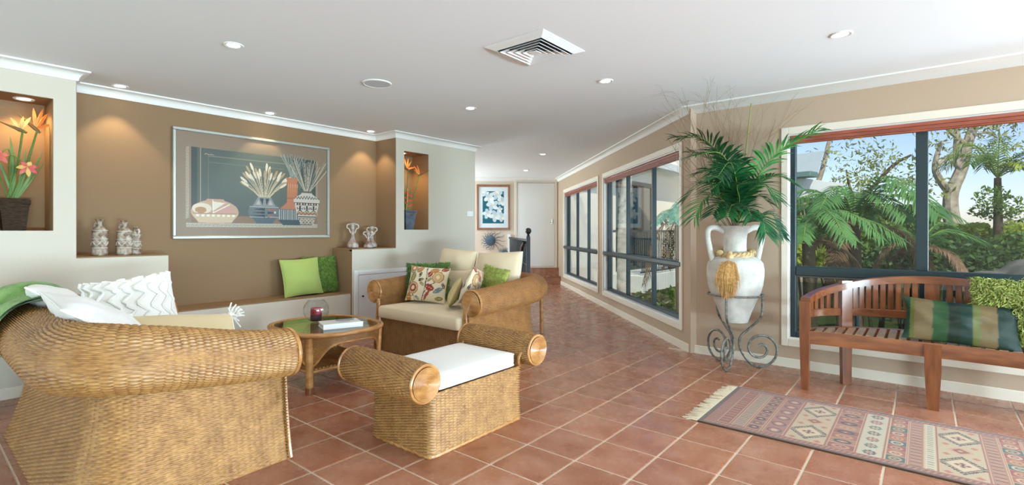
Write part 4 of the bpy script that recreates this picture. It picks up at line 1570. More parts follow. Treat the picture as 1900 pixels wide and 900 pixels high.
def make_sofa(name, label, loc, rot, w, d, zf, zb, rf, rb, flare, wick, fine=6, back_leg=False):
    """w: distance between arm roll centres; d: arm front to back roll centre; zf/zb: roll centre heights; rf/rb roll radii"""
    t = thing(name, label, 'sofa', loc, (0, 0, rot))
    pts, S, LEN = u_path(w, d, min(.26, d * .3))
    T = np.gradient(pts, axis=0)
    T /= np.linalg.norm(T, axis=1, keepdims=True)
    NO = np.stack([T[:, 1], -T[:, 0]], 1)                 # outward
    dep = np.clip(pts[:, 1] / d, 0, 1)
    sm = dep * dep * (3 - 2 * dep)
    ZC, RR = zf + (zb - zf) * sm, rf + (rb - rf) * sm

    def at(A, U):
        return np.interp(np.clip(U, 0, 1), S, A)

    def roll(U, V):
        x, y, nx, ny = at(pts[:, 0], U), at(pts[:, 1], U), at(NO[:, 0], U), at(NO[:, 1], U)
        q = np.hypot(nx, ny)
        a = 2 * math.pi * V + math.pi * .5
        rr, zc = at(RR, U), at(ZC, U)
        # slight bulge, narrower at the open ends
        o = rr * np.cos(a)
        return np.stack([x + nx / q * o, y + ny / q * o, zc + rr * np.sin(a)], -1)
    stakes = int(LEN / .030)
    mb = MB()
    weave(mb, roll, stakes, int(2 * math.pi * (rf + rb) / 2 / .0074), fine, closed_v=True)
    mb.build('rolled_arm', wick, t, smooth='all')
    for s in (1, -1):
        spiral_disc(MB(), (s * w / 2, -.004, zf), (s * 1, 0, 0), (0, 0, s * 1), rf).build('arm_end', M['cane'], t, smooth=True)
        a = np.linspace(0, 2 * math.pi, 30, endpoint=False)
        MB().tube([(s * w / 2 + rf * math.cos(x), .004, zf + rf * math.sin(x)) for x in a], .010, 7, closed=True).build('end_ring', M['cane'], t, smooth=True)

    inset = .055

    def skirt(U, V):
        x, y, nx, ny = at(pts[:, 0], U), at(pts[:, 1], U), at(NO[:, 0], U), at(NO[:, 1], U)
        q = np.hypot(nx, ny)
        zt = at(ZC, U) - at(RR, U) * .80
        z = zt * V
        k = np.clip(1 - V, 0, None) ** 2.2
        fl = flare * (.35 + .65 * at(sm, U)) * k - inset * np.clip(V, 0, None) ** .7 * .8 - .02
        return np.stack([x + nx / q * fl, y + ny / q * fl, z], -1)
    mb = MB()
    weave(mb, skirt, stakes, int((zf - rf * .8) / .0074), fine)
    mb.build('woven_skirt', wick, t, smooth='all')
    for u_ in (0.0, 1.0):
        vv = np.linspace(0, 1, 14)
        MB().tube(skirt(np.full(14, u_), vv) + np.array([0, -.002, .004]), .012, 7).build('corner_cane', M['cane'], t, smooth=True)
    # inner faces of arms and back

    def inner(U, V):
        x, y, nx, ny = at(pts[:, 0], U), at(pts[:, 1], U), at(NO[:, 0], U), at(NO[:, 1], U)
        q = np.hypot(nx, ny)
        zt = at(ZC, U) - at(RR, U) * .35
        z = .20 + (zt - .20) * (1 - V)
        fl = -.10 - .0 * V + .02 * (1 - V)
        return np.stack([x + nx / q * fl, y + ny / q * fl, z], -1)
    mb = MB()
    weave(mb, inner, stakes, 46, 3)
    mb.build('inner_lining', wick, t, smooth='all')
    # seat front and deck
    sw = w / 2 - .05

    def front(U, V):
        return np.stack([-sw + 2 * sw * U, np.full_like(U, .035) - .015 * (1 - V) ** 2, .33 * V], -1)
    mb = MB()
    weave(mb, front, int(2 * sw / .030), 44, fine)
    mb.build('seat_front', wick, t, smooth='all')
    MB().box((-sw + .09, .05, .03), (sw - .09, d - .24, .31), .01).build('seat_deck', M['cane'], t)
    for s in (1, -1):                                       # curved cane posts that edge each arm front
        pth = bez([(s * (w / 2 - .08), .0, 0), (s * (w / 2 - .09), .004, zf * .45), (s * (w / 2 - .075), .0, zf - rf * .6)], 12)
        MB().tube(pth, .017, 8).build('front_post', M['cane'], t, smooth=True)
        mb = MB()
        weave(mb, lambda U, V, s=s: np.stack([s * (w / 2 - .085) + s * (.065 + .03 * (1 - V) ** 2 - .02 * V) * (U if s > 0 else 1 - U),
                                              np.full_like(U, .006), (zf - rf * .7) * V], -1), 3, int((zf - rf * .7) / .0074), 3)
        mb.build('arm_front', wick, t, smooth='all')
    return t


sofa1 = make_sofa('wicker_sofa', 'large honey wicker sofa with rolled arms, white pillows and a green throw', (-3.45, 1.30, 0), R(180),
                  1.78, .85, .557, .655, .116, .142, .075, M['wicker'])
sofa2 = make_sofa('wicker_loveseat', 'amber wicker loveseat with ivory cushions against the cream wall', (-3.625, 3.06, 0), 0,
                  1.36, 1.06, .575, .625, .108, .125, .05, M['wicker_dark'], 5)

# ---- ottoman with two rolled ends
t = thing('wicker_ottoman', 'wicker ottoman stool with two coiled roll ends', 'ottoman', (-2.225, 2.125, 0))
ox, oy = .255, .385


def rr_path(hx, hy, rc, n=10):
    p = []
    for (cx, cy, a0) in ((hx - rc, hy - rc, 0), (-hx + rc, hy - rc, 90), (-hx + rc, -hy + rc, 180), (hx - rc, -hy + rc, 270)):
        for k in range(n):
            q = R(a0 + 90 * k / (n - 1))
            p.append((cx + rc * math.cos(q), cy + rc * math.sin(q)))
    p.append(p[0])
    p = np.array(p)
    L = np.concatenate([[0], np.cumsum(np.linalg.norm(np.diff(p, axis=0), axis=1))])
    return p, L / L[-1], L[-1]


pp, SS, LL = rr_path(ox, oy, .04)


def oskirt(U, V):
    U = U % 1.0
    x, y = np.interp(U, SS, pp[:, 0]), np.interp(U, SS, pp[:, 1])
    k = 1 - .04 * V * (1 - V) * 2
    return np.stack([x * k, y * k, .335 * V], -1)


mb = MB()
weave(mb, oskirt, 2 * int(LL / .030 / 2), 46, 6, closed_u=True)
mb.build('woven_skirt', M['wicker'], t, smooth='all')
MB().box((-ox + .02, -oy + .02, .02), (ox - .02, oy - .02, .325), .01).build('deck', M['cane'], t)
MB().tube([(x * .985, y * .985, .010) for x, y in pp[:-1]], .011, 7, closed=True).build('base_rail', M['cane'], t, smooth=True)
for s in (1, -1):
    yc, zc, rad, hl = s * .465, .425, .098, .315

    def oroll(U, V, yc=yc, zc=zc, rad=rad, hl=hl):
        a = -2 * math.pi * V
        r_ = rad * (1 - .10 * np.abs(2 * U - 1) ** 6)
        return np.stack([-hl + 2 * hl * U, yc + r_ * np.cos(a + math.pi), zc + r_ * np.sin(a + math.pi)], -1)
    mb = MB()
    weave(mb, oroll, int(2 * hl / .030), 84, 6, closed_v=True)
    ro = mb.build('roll', M['wicker'], t, smooth='all')
    spiral_disc(MB(), (hl + .001, yc, zc), (0, 1, 0), (0, 0, 1), rad * .95).build('coil_end', M['cane'], ro, smooth=True)
    spiral_disc(MB(), (-hl - .001, yc, zc), (0, -1, 0), (0, 0, 1), rad * .95).build('coil_end', M['cane'], ro, smooth=True)
    for e in (1, -1):
        MB().tube([(e * (hl - .004), yc + rad * .93 * math.cos(x), zc + rad * .93 * math.sin(x)) for x in np.linspace(0, 2 * math.pi, 30, endpoint=False)], .009, 7, closed=True).build(
            'end_ring', M['cane'], ro, smooth=True)

    def neck(U, V, s=s):
        return np.stack([s * (ox - 2 * ox * U), s * (oy - .028 + .02 * V), .325 + .10 * V], -1)
    mb = MB()
    weave(mb, neck, 17, 13, 5)
    mb.build('roll_neck', M['wicker'], t, smooth='all')
    for e in (1, -1):
        MB().tube(bez([(e * (ox - .012), s * (oy - .02), .335), (e * (ox - .006), s * (oy - .03), .38), (e * ox, s * (oy - .01), .42)], 8), .010, 6).build(
            'edge_cane', M['cane'], t, smooth=True)


# ================================================================== CUSHIONS
def pillow_grid(w, h, T, n=22, wr=.004, seed=0, pinch=.06, squash=.55):
    """front and back sheets of a pillow lying in xy, thickness along z"""
    g = np.random.default_rng(seed)
    u = np.sin(np.linspace(-1, 1, n) * math.pi / 2)
    U, V = np.meshgrid(u, u, indexing='ij')
    k = 1 - pinch * (1 - np.abs(V) ** 2.0)
    k2 = 1 - pinch * (1 - np.abs(U) ** 2.0)
    X, Y = U * w / 2 * k, V * h / 2 * k2
    Z = T / 2 * (np.maximum(0, 1 - U ** 2) ** squash) * (np.maximum(0, 1 - V ** 2) ** squash)
    wv = np.zeros_like(Z)
    for _ in range(6):
        a, f, p = g.uniform(0, math.pi), g.uniform(5, 14), g.uniform(0, 6)
        wv += np.sin((U * math.cos(a) + V * math.sin(a)) * f + p)
    Zt = Z + wr * wv * np.clip(Z / (T / 2), 0, 1) * .5
    Zb = -Z + wr * wv[::-1] * np.clip(Z / (T / 2), 0, 1) * .5
    return np.stack([X, Y, Zt], -1), np.stack([X, Y, Zb], -1)


def pillow_mb(w, h, T, Mx, n=22, seed=0, wr=.004, pinch=.06, squash=.55, paint=None):
    A, B = pillow_grid(w, h, T, n, wr, seed, pinch, squash)
    mb = MB()
    cA = cB = None
    if paint is not None:
        cA, cB = paint(A), paint(B)
    mb.grid(xf(A.reshape(-1, 3), Mx).reshape(A.shape), colr=cA)
    mb.grid(xf(B.reshape(-1, 3), Mx).reshape(B.shape)[:, ::-1], colr=None if cB is None else cB[:, ::-1])
    return mb


def pillow_edge(w, h, Mx, pinch=.06, r=.005):
    s = np.sin(np.linspace(-1, 1, 16) * math.pi / 2)
    e = []
    for u in s[:-1]:
        e.append((u * w / 2 * 1.0, -h / 2 * (1 - pinch * (1 - u * u)), 0))
    for v in s[:-1]:
        e.append((w / 2 * (1 - pinch * (1 - v * v)), v * h / 2, 0))
    for u in s[::-1][:-1]:
        e.append((u * w / 2, h / 2 * (1 - pinch * (1 - u * u)), 0))
    for v in s[::-1][:-1]:
        e.append((-w / 2 * (1 - pinch * (1 - v * v)), v * h / 2, 0))
    return MB().tube(xf(e, Mx), r, 6, closed=True)


def lean(loc, face, tilt, roll=0.0):
    """cushion frame: x across, y up, z = face direction (plan angle in degrees) tilted back by tilt; origin at loc (centre)"""
    a = R(face)
    f = Vector((math.cos(a), math.sin(a), 0))
    acr = Vector((-math.sin(a), math.cos(a), 0))
    up = Vector((0, 0, 1))
    z = f * math.cos(R(tilt)) + up * math.sin(R(tilt))
    y = up * math.cos(R(tilt)) - f * math.sin(R(tilt))
    m = frame((0, 0, 0), acr, y, z) @ Matrix.Rotation(R(roll), 4, 'Z')
    m.translation = Vector(loc)
    return m


def cushion(name, label, w, h, T, Mx, material, seed=0, piping=None, pinch=.06, squash=.55, group=None, wr=.004, n=22, paint=None):
    lo = Vector(Mx.translation)
    t = thing(name, label, 'cushion', (lo.x, lo.y, lo.z - h * .5 if abs(Mx[2][1]) > .5 else lo.z - T / 2), group=group)
    L = Matrix.Translation(-Vector(t.location)) @ Mx
    b = pillow_mb(w, h, T, L, n, seed, wr, pinch, squash, paint).build('cover', material, t, smooth='all')
    if piping is not None:
        pillow_edge(w, h, L, pinch).build('piping', piping, t, smooth=True)
    return t, L


def shag(name, label, w, h, T, Mx, material, count, ln, seed=0, group=None, wid=.003):
    t, L = cushion(name, label, w, h, T, Mx, material, seed, wr=.002, group=group)
    g = np.random.default_rng(seed + 50)
    A, B = pillow_grid(w, h, T, 40, .002, seed, .06, .55)
    vs, fs = [], []
    k = 0
    for sheet, sg, cnt in ((A, 1, count), (B, -1, count // 3)):
        n = sheet.shape[0]
        for _ in range(cnt):
            i, j = g.integers(0, n - 1), g.integers(0, n - 1)
            # even spread over the area: choose by uniform parameter
            i, j = int((math.asin(g.uniform(-1, 1)) / math.pi + .5) * (n - 1.01)), int((math.asin(g.uniform(-1, 1)) / math.pi + .5) * (n - 1.01))
            p = sheet[i, j]
            nn = np.array([p[0] / w * 1.6, p[1] / h * 1.6, sg * 1.0]) + g.normal(0, .45, 3)
            nn /= np.linalg.norm(nn)
            side = np.cross(nn, g.normal(0, 1, 3))
            side /= np.linalg.norm(side)
            l_ = ln * g.uniform(.6, 1.25)
            q1 = p + nn * l_ * .55
            droop = np.array([0, -1.0, 0]) * l_ * .35 + g.normal(0, .2, 3) * l_
            q2 = p + nn * l_ * .85 + droop
            w_ = wid * g.uniform(.7, 1.3)
            vs += [p - side * w_, p + side * w_, q1 + side * w_, q1 - side * w_, q2 + side * w_ * .6, q2 - side * w_ * .6]
            fs += [(k, k + 1, k + 2, k + 3), (k + 3, k + 2, k + 4, k + 5)]
            k += 6
    mb = MB().add(xf(vs, L), np.array(fs))
    stuff(mb.build('shag_pile', material, t))
    return t


# on the tan bench of the recess
cushion('lime_cushion', 'plain lime green square cushion on the recess bench', .43, .40, .15, lean((-5.215, 2.78, .69), 0, 14, 2), M['lime_cloth'], 3, M['lime_cloth'])
shag('shag_cushion', 'moss green shaggy cushion on the recess bench', .40, .40, .13, lean((-5.315, 3.045, .695), 0, 8), M['shag_dark'], 4200, .030, 4)

# ottoman pad
PADX = Matrix.Translation((-2.225, 2.12, 0))


def box_pad(name, label, x0, x1, y0, y1, z0, z1, material, loc_rot=None, crown=.02, rc=.03, piping=None, cat='cushion'):
    """boxed seat cushion"""
    t = thing(name, label, cat, ((x0 + x1) / 2, (y0 + y1) / 2, z0))
    n = 26
    hx, hy = (x1 - x0) / 2, (y1 - y0) / 2
    p, S0, L0 = rr_path(hx, hy, rc, 6)
    p = p[:-1]
    rings = []
    for (k, z) in ((.965, 0.0), (1.0, .010), (1.004, (z1 - z0) * .5), (1.0, z1 - z0 - .012), (.975, z1 - z0), (.85, z1 - z0 + crown * .4), (.6, z1 - z0 + crown * .8), (.3, z1 - z0 + crown), (.02, z1 - z0 + crown)):
        rings.append([(x * k, y * k, z) for x, y in p])
    mb = MB().grid(np.array(rings), cv=True)
    m = len(p)
    mb.f.append([[j for j in range(m)][::-1], [8 * m + j for j in range(m)]])
    mb.build('cover', material, t, smooth='all', fixn=True)
    if piping is not None:
        for z in (.010, z1 - z0 - .006):
            MB().tube([(x, y, z) for x, y in p], .0045, 6, closed=True).build('piping', piping, t, smooth=True)
    return t


box_pad('ottoman_pad', 'white boxed pad on the wicker ottoman', -2.475, -1.982, 1.80, 2.455, .338, .418, M['white_cloth'], piping=M['white_cloth'], crown=.012)

# loveseat cushions
box_pad('seat_cushion', 'long ivory seat cushion on the loveseat', -4.20, -3.05, 3.015, 3.92, .332, .445, M['ivory_cloth'], crown=.02, rc=.05)
cushion('back_cushion', 'ivory upper back cushion above its flatter twin on the loveseat', .52, .30, .20, lean((-3.93, 3.86, .835), -90, 14, -2), M['ivory_cloth'], 11, M['ivory_cloth'], pinch=.03, squash=.4)
cushion('back_cushion', 'ivory lower back cushion folded under another on the loveseat', .50, .32, .20, lean((-3.92, 3.79, .625), -90, 12), M['ivory_cloth'], 12, pinch=.03, squash=.4)
cushion('back_cushion', 'large single ivory back cushion with white sides on the loveseat', .58, .50, .20, lean((-3.36, 3.86, .725), -90, 16, 3), M['ivory_cloth'], 13, M['white_cloth'], pinch=.02, squash=.35)
shag('shag_cushion', 'leaf green shaggy cushion behind the upright floral cushion', .48, .38, .15, lean((-4.03, 3.53, .665), -62, 12, 2), M['shag_teal'], 4200, .026, 21)

FLOW = None


def floral_paint(w, h, seed):
    g = random.Random(seed)
    cv = Canvas(w, h, .004, (222, 206, 176))
    br, rd, ol, gd_, bl = (70, 52, 44), (150, 62, 48), (140, 132, 74), (176, 116, 60), (112, 126, 134)
    cv.line([(w * .42, 0), (w * .50, h * .28), (w * .52, h * .6), (w * .46, h * .95)], .008, br)
    cv.line([(w * .48, h * .22), (w * .66, h * .48), (w * .78, h * .58)], .007, br)
    cv.line([(w * .52, h * .6), (w * .62, h * .82), (w * .78, h * .92)], .006, br)
    cv.line([(w * .14, h * .08), (w * .22, h * .18), (w * .26, 0)], .006, br)
    for (x, y, r, c1, c2) in ((.20, .36, .062, gd_, rd), (.78, .70, .060, gd_, (196, 160, 108)), (.12, .92, .05, bl, gd_)):
        cv.ell(w * x, h * y, r, r, (196, 176, 136))
        cv.ell(w * x, h * y, r, r, c1, inner=.84)
        cv.ell(w * x, h * y, r * .66, r * .66, c2)
        cv.ell(w * x, h * y, r * .34, r * .34, (226, 196, 156))
    for (x, y, rx, ry, a, c) in ((.16, .66, .050, .030, 1.4, ol), (.30, .88, .04, .026, .7, gd_), (.62, .40, .05, .03, -.3, rd), (.38, .60, .034, .014, .3, br),
                                 (.42, .48, .032, .015, -.5, ol), (.60, .62, .034, .014, .9, ol), (.34, .74, .03, .014, 1.2, br), (.58, .78, .032, .026, 1.0, rd),
                                 (.66, .88, .045, .024, .2, gd_), (.90, .94, .04, .02, .3, rd), (.10, .10, .030, .048, 0, gd_), (.32, .10, .03, .012, -.6, bl),
                                 (.82, .34, .05, .022, .6, bl), (.86, .12, .04, .02, .1, ol), (.08, .48, .03, .01, 1.2, br), (.92, .48, .03, .012, 1.9, br)):
        cv.ell(w * x, h * y, rx, ry, c, 1, a)
        cv.line([(w * x - rx * .8 * math.cos(a), h * y - rx * .8 * math.sin(a)), (w * x + rx * .8 * math.cos(a), h * y + rx * .8 * math.sin(a))], .003, (220, 204, 170))
    for k in range(16):
        cv.ell(w * (.50 + .022 * (k % 5)) + .01 * (k // 5), h * (.08 + .05 * (k // 5)) + .012 * (k % 5), .011, .011, (158, 74, 66))
    return cv


def canvas_sampler(cv, w, h):
    def f(P):
        i = np.clip(((P[..., 0] / w + .5) * (cv.nx - 1)).round().astype(int), 0, cv.nx - 1)
        j = np.clip(((P[..., 1] / h + .5) * (cv.ny - 1)).round().astype(int), 0, cv.ny - 1)
        return cv.C[i, j]
    return f


M['print_cloth'] = print_mat('printed cotton', .9, .15, bump=.15, bscale=500, sheen=.2)
cushion('floral_cushion', 'cream cushion with embroidered branch and flowers, upright on the loveseat', .44, .36, .13, lean((-3.86, 3.38, .65), -68, 16, -3), M['print_cloth'], 31, n=100,
        paint=canvas_sampler(floral_paint(.44, .36, 1), .44, .36))
cushion('floral_cushion', 'floral cushion tipped against the right rolled arm of the loveseat', .40, .36, .13, lean((-3.27, 3.40, .665), -155, 22, 12), M['print_cloth'], 32, n=90,
        paint=canvas_sampler(floral_paint(.40, .36, 2), .40, .36))
shag('shag_cushion', 'light green textured cushion between the loveseat back and right arm', .40, .34, .12, lean((-3.25, 3.67, .675), -100, 18, -6), M['shag_lime'], 1800, .012, 33)


def stripes(cols, w):
    ed = [c[0] for c in cols]

    def f(P):
        u = P[..., 0] / w + .5
        out = np.zeros(P.shape)
        for (a, b, c) in cols:
            out[(u >= a) & (u <= b)] = lin(c)
        return out
    return f


cushion('striped_cushion', 'small cream and lime striped cushion in front of the tipped floral one', .30, .28, .10, lean((-3.42, 3.33, .605), -140, 24, 14), M['print_cloth'], 34, n=50,
        paint=stripes([(0, .35, (228, 214, 176)), (.35, .7, (158, 182, 76)), (.7, 1, (206, 186, 132))], .30))

# cushions on the honey sofa
cushion('white_pillow', 'plump white pillow with piped seam lying nearest the sofa arm', .52, .50, .17, lean((-3.08, .64, .725), 84, 54, 8), M['white_cloth'], 41, M['white_cloth'], wr=.006)
cushion('white_pillow', 'white pillow half covered by the green throw', .48, .46, .16, lean((-3.60, .60, .755), 88, 52, -4), M['white_cloth'], 42, M['white_cloth'], wr=.006)
t, L = cushion('ruffled_cushion', 'white ruffled cushion leaning on the far arm of the sofa', .50, .48, .16, lean((-4.04, .99, .655), -12, 26, 8), M['white_cloth'], 43, wr=.010)
mb = MB()
g = np.random.default_rng(5)
A, B = pillow_grid(.50, .48, .16, 40, .010, 43)
for a in range(9):
    i0 = 3 + a * 4
    pth = [A[min(38, int(i0 + 1.2 * math.sin(j * .9 + a))), j] + np.array([0, 0, .004]) for j in range(1, 39)]
    mb.tube(pth, .009 * (.8 + .4 * g.random(len(pth))), 6)
mb.v = [xf(v, L) for v in mb.v]
stuff(mb.build('ruffles', M['white_cloth'], t, smooth=True))
t, L = cushion('tasselled_cushion', 'straw coloured cushion with white tasselled corners beside the near arm', .50, .44, .14, lean((-3.06, .99, .605), 0, 62, -10), M['cream_cloth'], 44, M['white_cloth'])


def tassel(t, p, d, ln, mt, n=26, seed=1):
    g = np.random.default_rng(seed)
    p, d = np.array(p, float), np.array(d, float)
    mb = MB()
    mb.sphere(p, .020, 10)
    for _ in range(n):
        e = d * ln * g.uniform(.7, 1.1) + g.normal(0, .022, 3)
        mb.tube([p, p + e * .5 + g.normal(0, .006, 3), p + e], .0042, 5)
    return mb.build('tassel', mt, t, smooth=True)


for k, (sx, sy) in enumerate(((1, 1), (1, -1), (-1, 1), (-1, -1))):
    p = xf([(sx * .245, sy * .215, 0)], L)[0]
    tassel(t, p, (.02 * sx, .35 * sx, .02), .10, M['white_cloth'], 46, k)
box_pad('seat_cushion', 'ivory seat cushion hidden behind the honey wicker arm', -4.22, -2.68, .58, 1.27, .332, .43, M['ivory_cloth'], crown=.02, rc=.05)

# green throw over the sofa back
nu_, nv_ = 46, 34
U, V = np.meshgrid(np.linspace(0, 1, nu_), np.linspace(0, 1, nv_), indexing='ij')
x = -3.36 - 1.02 * U + .05 * np.sin(V * 5)
a = np.interp(V, [0, 1], [-2.3, 1.9])
rad = .165 + .022 * np.sin(U * 17 + V * 3) + .014 * np.sin(U * 31 - V * 6) + .045 * np.exp(-((U - .30) / .2) ** 2)
yy = .45 + np.sin(a) * rad * 1.08
zz = .672 + np.cos(np.clip(a, -1.9, 1.9)) * rad - .05 * np.clip(-a - 1.6, 0, 1)
th = MB().grid(np.stack([x, yy, zz], -1))
th.grid(np.stack([x, yy - np.sin(a) * .012, zz - np.cos(a) * .012], -1)[:, ::-1])
tag(th.build('knitted_throw', M['throw'], smooth='all'), 'bunched green knitted throw over the sofa back', 'blanket')

# ================================================================== COFFEE TABLE
TX, TY, TZ = -3.72, 2.19, .44
t = thing('coffee_table', 'oval-cornered wicker coffee table with a glass top and cane shelf', 'table', (TX, TY, 0))
hx, hy = .425, .355
tp, TS, TL = rr_path(hx, hy, .27, 14)


def ap(U, V):
    U = U % 1.0
    x, y = np.interp(U, TS, tp[:, 0]), np.interp(U, TS, tp[:, 1])
    # arched lower edge: deep over the corner legs, shallow mid-side
    ang = np.arctan2(y / hy, x / hx)
    dd = np.abs(np.abs(np.abs(ang) - math.pi / 2) - (math.pi / 2 - .905))
    k = np.exp(-(dd / .26) ** 2)
    low = .365 - .17 * k
    return np.stack([x * (.965 - .05 * (1 - V) * k), y * (.965 - .05 * (1 - V) * k), low + (.425 - low) * V], -1)


mb = MB()
# strands run vertically here: swap the roles of u and v
weave(mb, ap, 2 * int(TL / .03 / 2), 22, 4, closed_u=True, amp=.0018, r=.0022)
mb.build('apron', M['wicker_dark'], t, smooth='all')
MB().tube([(x, y, .428) for x, y in tp[:-1]], .017, 10, closed=True).build('rim', M['cane'], t, smooth=True)
MB().tube([(x * .955, y * .945, .434) for x, y in tp[:-1]], .010, 8, closed=True).build('inner_rim', M['cane'], t, smooth=True)
us = np.linspace(0, 1, 120, endpoint=False)
low = ap(us, np.zeros_like(us))
MB().tube(low, .009, 7, closed=True).build('arch_cane', M['cane'], t, smooth=True)
MB().prism([(x * .95, y * .94) for x, y in tp[:-1]], .432, .440).build('glass_top', glass_mat('table glass', (.90, .96, .94, 1), 1.5, .10), t)
MB().prism([(x * .90, y * .88) for x, y in tp[:-1]], .395, .402).build('under_panel', M['cane'], t)
for sx in (1, -1):
    for sy in (1, -1):
        lx, ly = sx * .272, sy * .292
        lg = MB().tube([(lx, ly, 0), (lx, ly, .05), (lx * 1.0, ly, .20), (lx * 1.02, ly * 1.02, .41)], [.027, .028, .028, .03], 12).build('leg', M['cane'], t, smooth=True)
        MB().tube([(lx, ly, 0), (lx, ly, .012), (lx, ly, .05)], [.030, .031, .0295], 12).build('foot_wrap', M['teak'], lg, smooth=True)
sz_ = .155
for (a, b) in (((-.272, -.292), (.272, -.292)), ((-.272, .292), (.272, .292)), ((-.272, -.292), (-.272, .292)), ((.272, -.292), (.272, .292))):
    MB().tube([(*a, sz_), (*b, sz_)], .013, 8).build('stretcher', M['cane'], t, smooth=True)
for k in range(19):
    y = -.268 + k * .0298
    MB().tube([(-.27, y, sz_ + .012), (.27, y, sz_ + .012)], .0105, 7).build('shelf_cane', M['cane'], t, smooth=True)

# candle bowl, candle, book
cx_, cy_ = -3.865, 2.185
t = thing('glass_bowl', 'round clear glass bowl holding a red candle', 'bowl', (cx_, cy_, TZ))
prof = []
for a in np.linspace(-78, 52, 22):
    prof.append((.102 * math.cos(R(a)), .097 + .099 * math.sin(R(a))))
prof += [(.066, .182), (.064, .184)]
inn = [(max(.001, r_ - .003), z_ + (.004 if k < 4 else 0)) for k, (r_, z_) in enumerate(prof)][::-1]
MB().lathe([(.001, .001)] + prof + inn[1:], 36, caps=False).build('bowl', glass_mat('thin clear glass', (.97, .98, .98, 1), 1.5, .03), t, smooth=True)
t = thing('pillar_candle', 'red and plum layered pillar candle inside the glass bowl', 'candle', (cx_, cy_, TZ + .010))
MB().lathe([(.001, 0), (.043, 0), (.045, .004), (.045, .052)], 26, caps=False).build('lower_wax', mat('plum wax', rgb(52, 18, 34), .4, .4), t, smooth=True)
MB().lathe([(.045, .052), (.0455, .10), (.040, .105), (.030, .099), (.001, .097)], 26, caps=False).build('upper_wax', mat('red wax', rgb(150, 22, 40), .4, .4), t, smooth=True)
MB().tube([(0, 0, .095), (.002, 0, .112)], .0015, 5).build('wick', M['black_metal'], t)
bkM = frame((-3.545, 2.21, TZ), (math.cos(R(70)), math.sin(R(70)), 0), (-math.sin(R(70)), math.cos(R(70)), 0), (0, 0, 1))
t = thing('book', 'white hardcover book lying on the glass table top', 'book', (-3.545, 2.21, TZ), (0, 0, R(70)))
MB().box((-.145, -.105, .004), (.14, .10, .030), 0).build('pages', mat('book pages', rgb(214, 210, 200), .8), t)
for z in (0, .030):
    MB().box((-.15, -.11, z), (.145, .105, z + .004), .001).build('cover', M['white_paint'], t)
MB().box((-.15, -.113, .0), (.145, -.109, .040), .001).build('spine', M['white_paint'], t)
MB().box((-.03, .02, .0402), (.11, .045, .0405)).build('title_bar', mat('slate ink', rgb(96, 110, 124), .6), t)
MB().box((-.02, -.05, .0402), (.06, -.04, .0405)).build('title_line', mat('pale ink', rgb(150, 158, 166), .6), t)

# small wooden table whose leg shows behind the loveseat
t = thing('side_table', 'plain wooden table standing behind the loveseat', 'table', (-3.72, 4.61, 0))
MB().box((-.31, -.15, .50), (.31, .15, .525), .004).build('table_top', M['cane'], t)
MB().box((-.28, -.12, .44), (.28, .12, .50), .003).build('apron', M['cane'], t)
for sx in (1, -1):
    for sy in (1, -1):
        MB().box((sx * .285 - .018, sy * .125 - .018, 0), (sx * .285 + .018, sy * .125 + .018, .50), .004).build('leg', M['cane'], t)

# dark side table whose foot shows past the honey sofa
t = thing('dark_side_table', 'dark stained side table past the far end of the honey sofa', 'table', (-4.74, .16, 0))
MB().box((-.2, -.2, .50), (.2, .2, .53), .006).build('table_top', M['dark_wood'], t)
MB().box((-.18, -.18, .12), (.18, .18, .14), .004).build('shelf', M['dark_wood'], t)
for sx in (1, -1):
    for sy in (1, -1):
        MB().box((sx * .17 - .025, sy * .17 - .025, 0), (sx * .17 + .025, sy * .17 + .025, .50), .006).build('leg', M['dark_wood'], t)

# ================================================================== TEAK BENCH
BCX, BCY, BA, BB = .04, 4.313, .734, .505
t = thing('teak_bench', 'curved teak garden bench with slatted back under the wide window', 'bench', (BCX, BCY, 0))


def ell(phi, ins=0.0):
    return np.array([(BA - ins) * math.cos(phi), (BB - ins) * math.sin(phi)])


def ztop(phi):
    return .685 + .165 * max(0, math.sin(phi)) ** 1.4


def bar_along(phis, zfun, wid, hgt, ins=0.0, ch=True):
    """rectangular bar following the ellipse; zfun(phi) gives the upper face"""
    rows = []
    for p in phis:
        c = ell(p, ins)
        n = np.array([math.cos(p) / BA, math.sin(p) / BB])
        n /= np.linalg.norm(n)
        z = zfun(p)
        a, b = c - n * wid / 2, c + n * wid / 2
        e = .004
        rows.append([(a[0], a[1], z - hgt), (b[0], b[1], z - hgt), (b[0], b[1], z - e), (b[0] - n[0] * e, b[1] - n[1] * e, z), (a[0] + n[0] * e, a[1] + n[1] * e, z), (a[0], a[1], z - e)])
    mb = MB().grid(np.array(rows), cv=True)
    k, m = 6, len(rows)
    mb.f.append([[j for j in range(k)], [(m - 1) * k + j for j in range(k)][::-1]])
    return mb


ph = np.linspace(math.pi, 0, 60)
bar_along(ph, ztop, .062, .052).build('top_rail', M['teak_h'], t, smooth=True, fixn=True)
bar_along(np.linspace(math.pi - .10, .10, 50), lambda p: .585, .028, .055).build('back_rail', M['teak_h'], t, smooth=True, fixn=True)
bar_along(np.linspace(math.pi - .06, .06, 50), lambda p: .441, .045, .06, ins=.0).build('seat_back_rail', M['teak_h'], t, smooth=True, fixn=True)


def fy(x):
    return .05 * (1 - (x / BA) ** 2)


rows = []
for x in np.linspace(-BA + .03, BA - .03, 40):
    y = fy(x)
    rows.append([(x, y - .016, .345), (x, y + .016, .345), (x, y + .016, .437), (x, y - .014, .441), (x, y - .016, .437)])
mb = MB().grid(np.array(rows), cv=True)
mb.f.append([[0, 1, 2, 3, 4], [39 * 5 + j for j in range(5)][::-1]])
mb.build('front_rail', M['teak_h'], t, smooth=True, fixn=True)


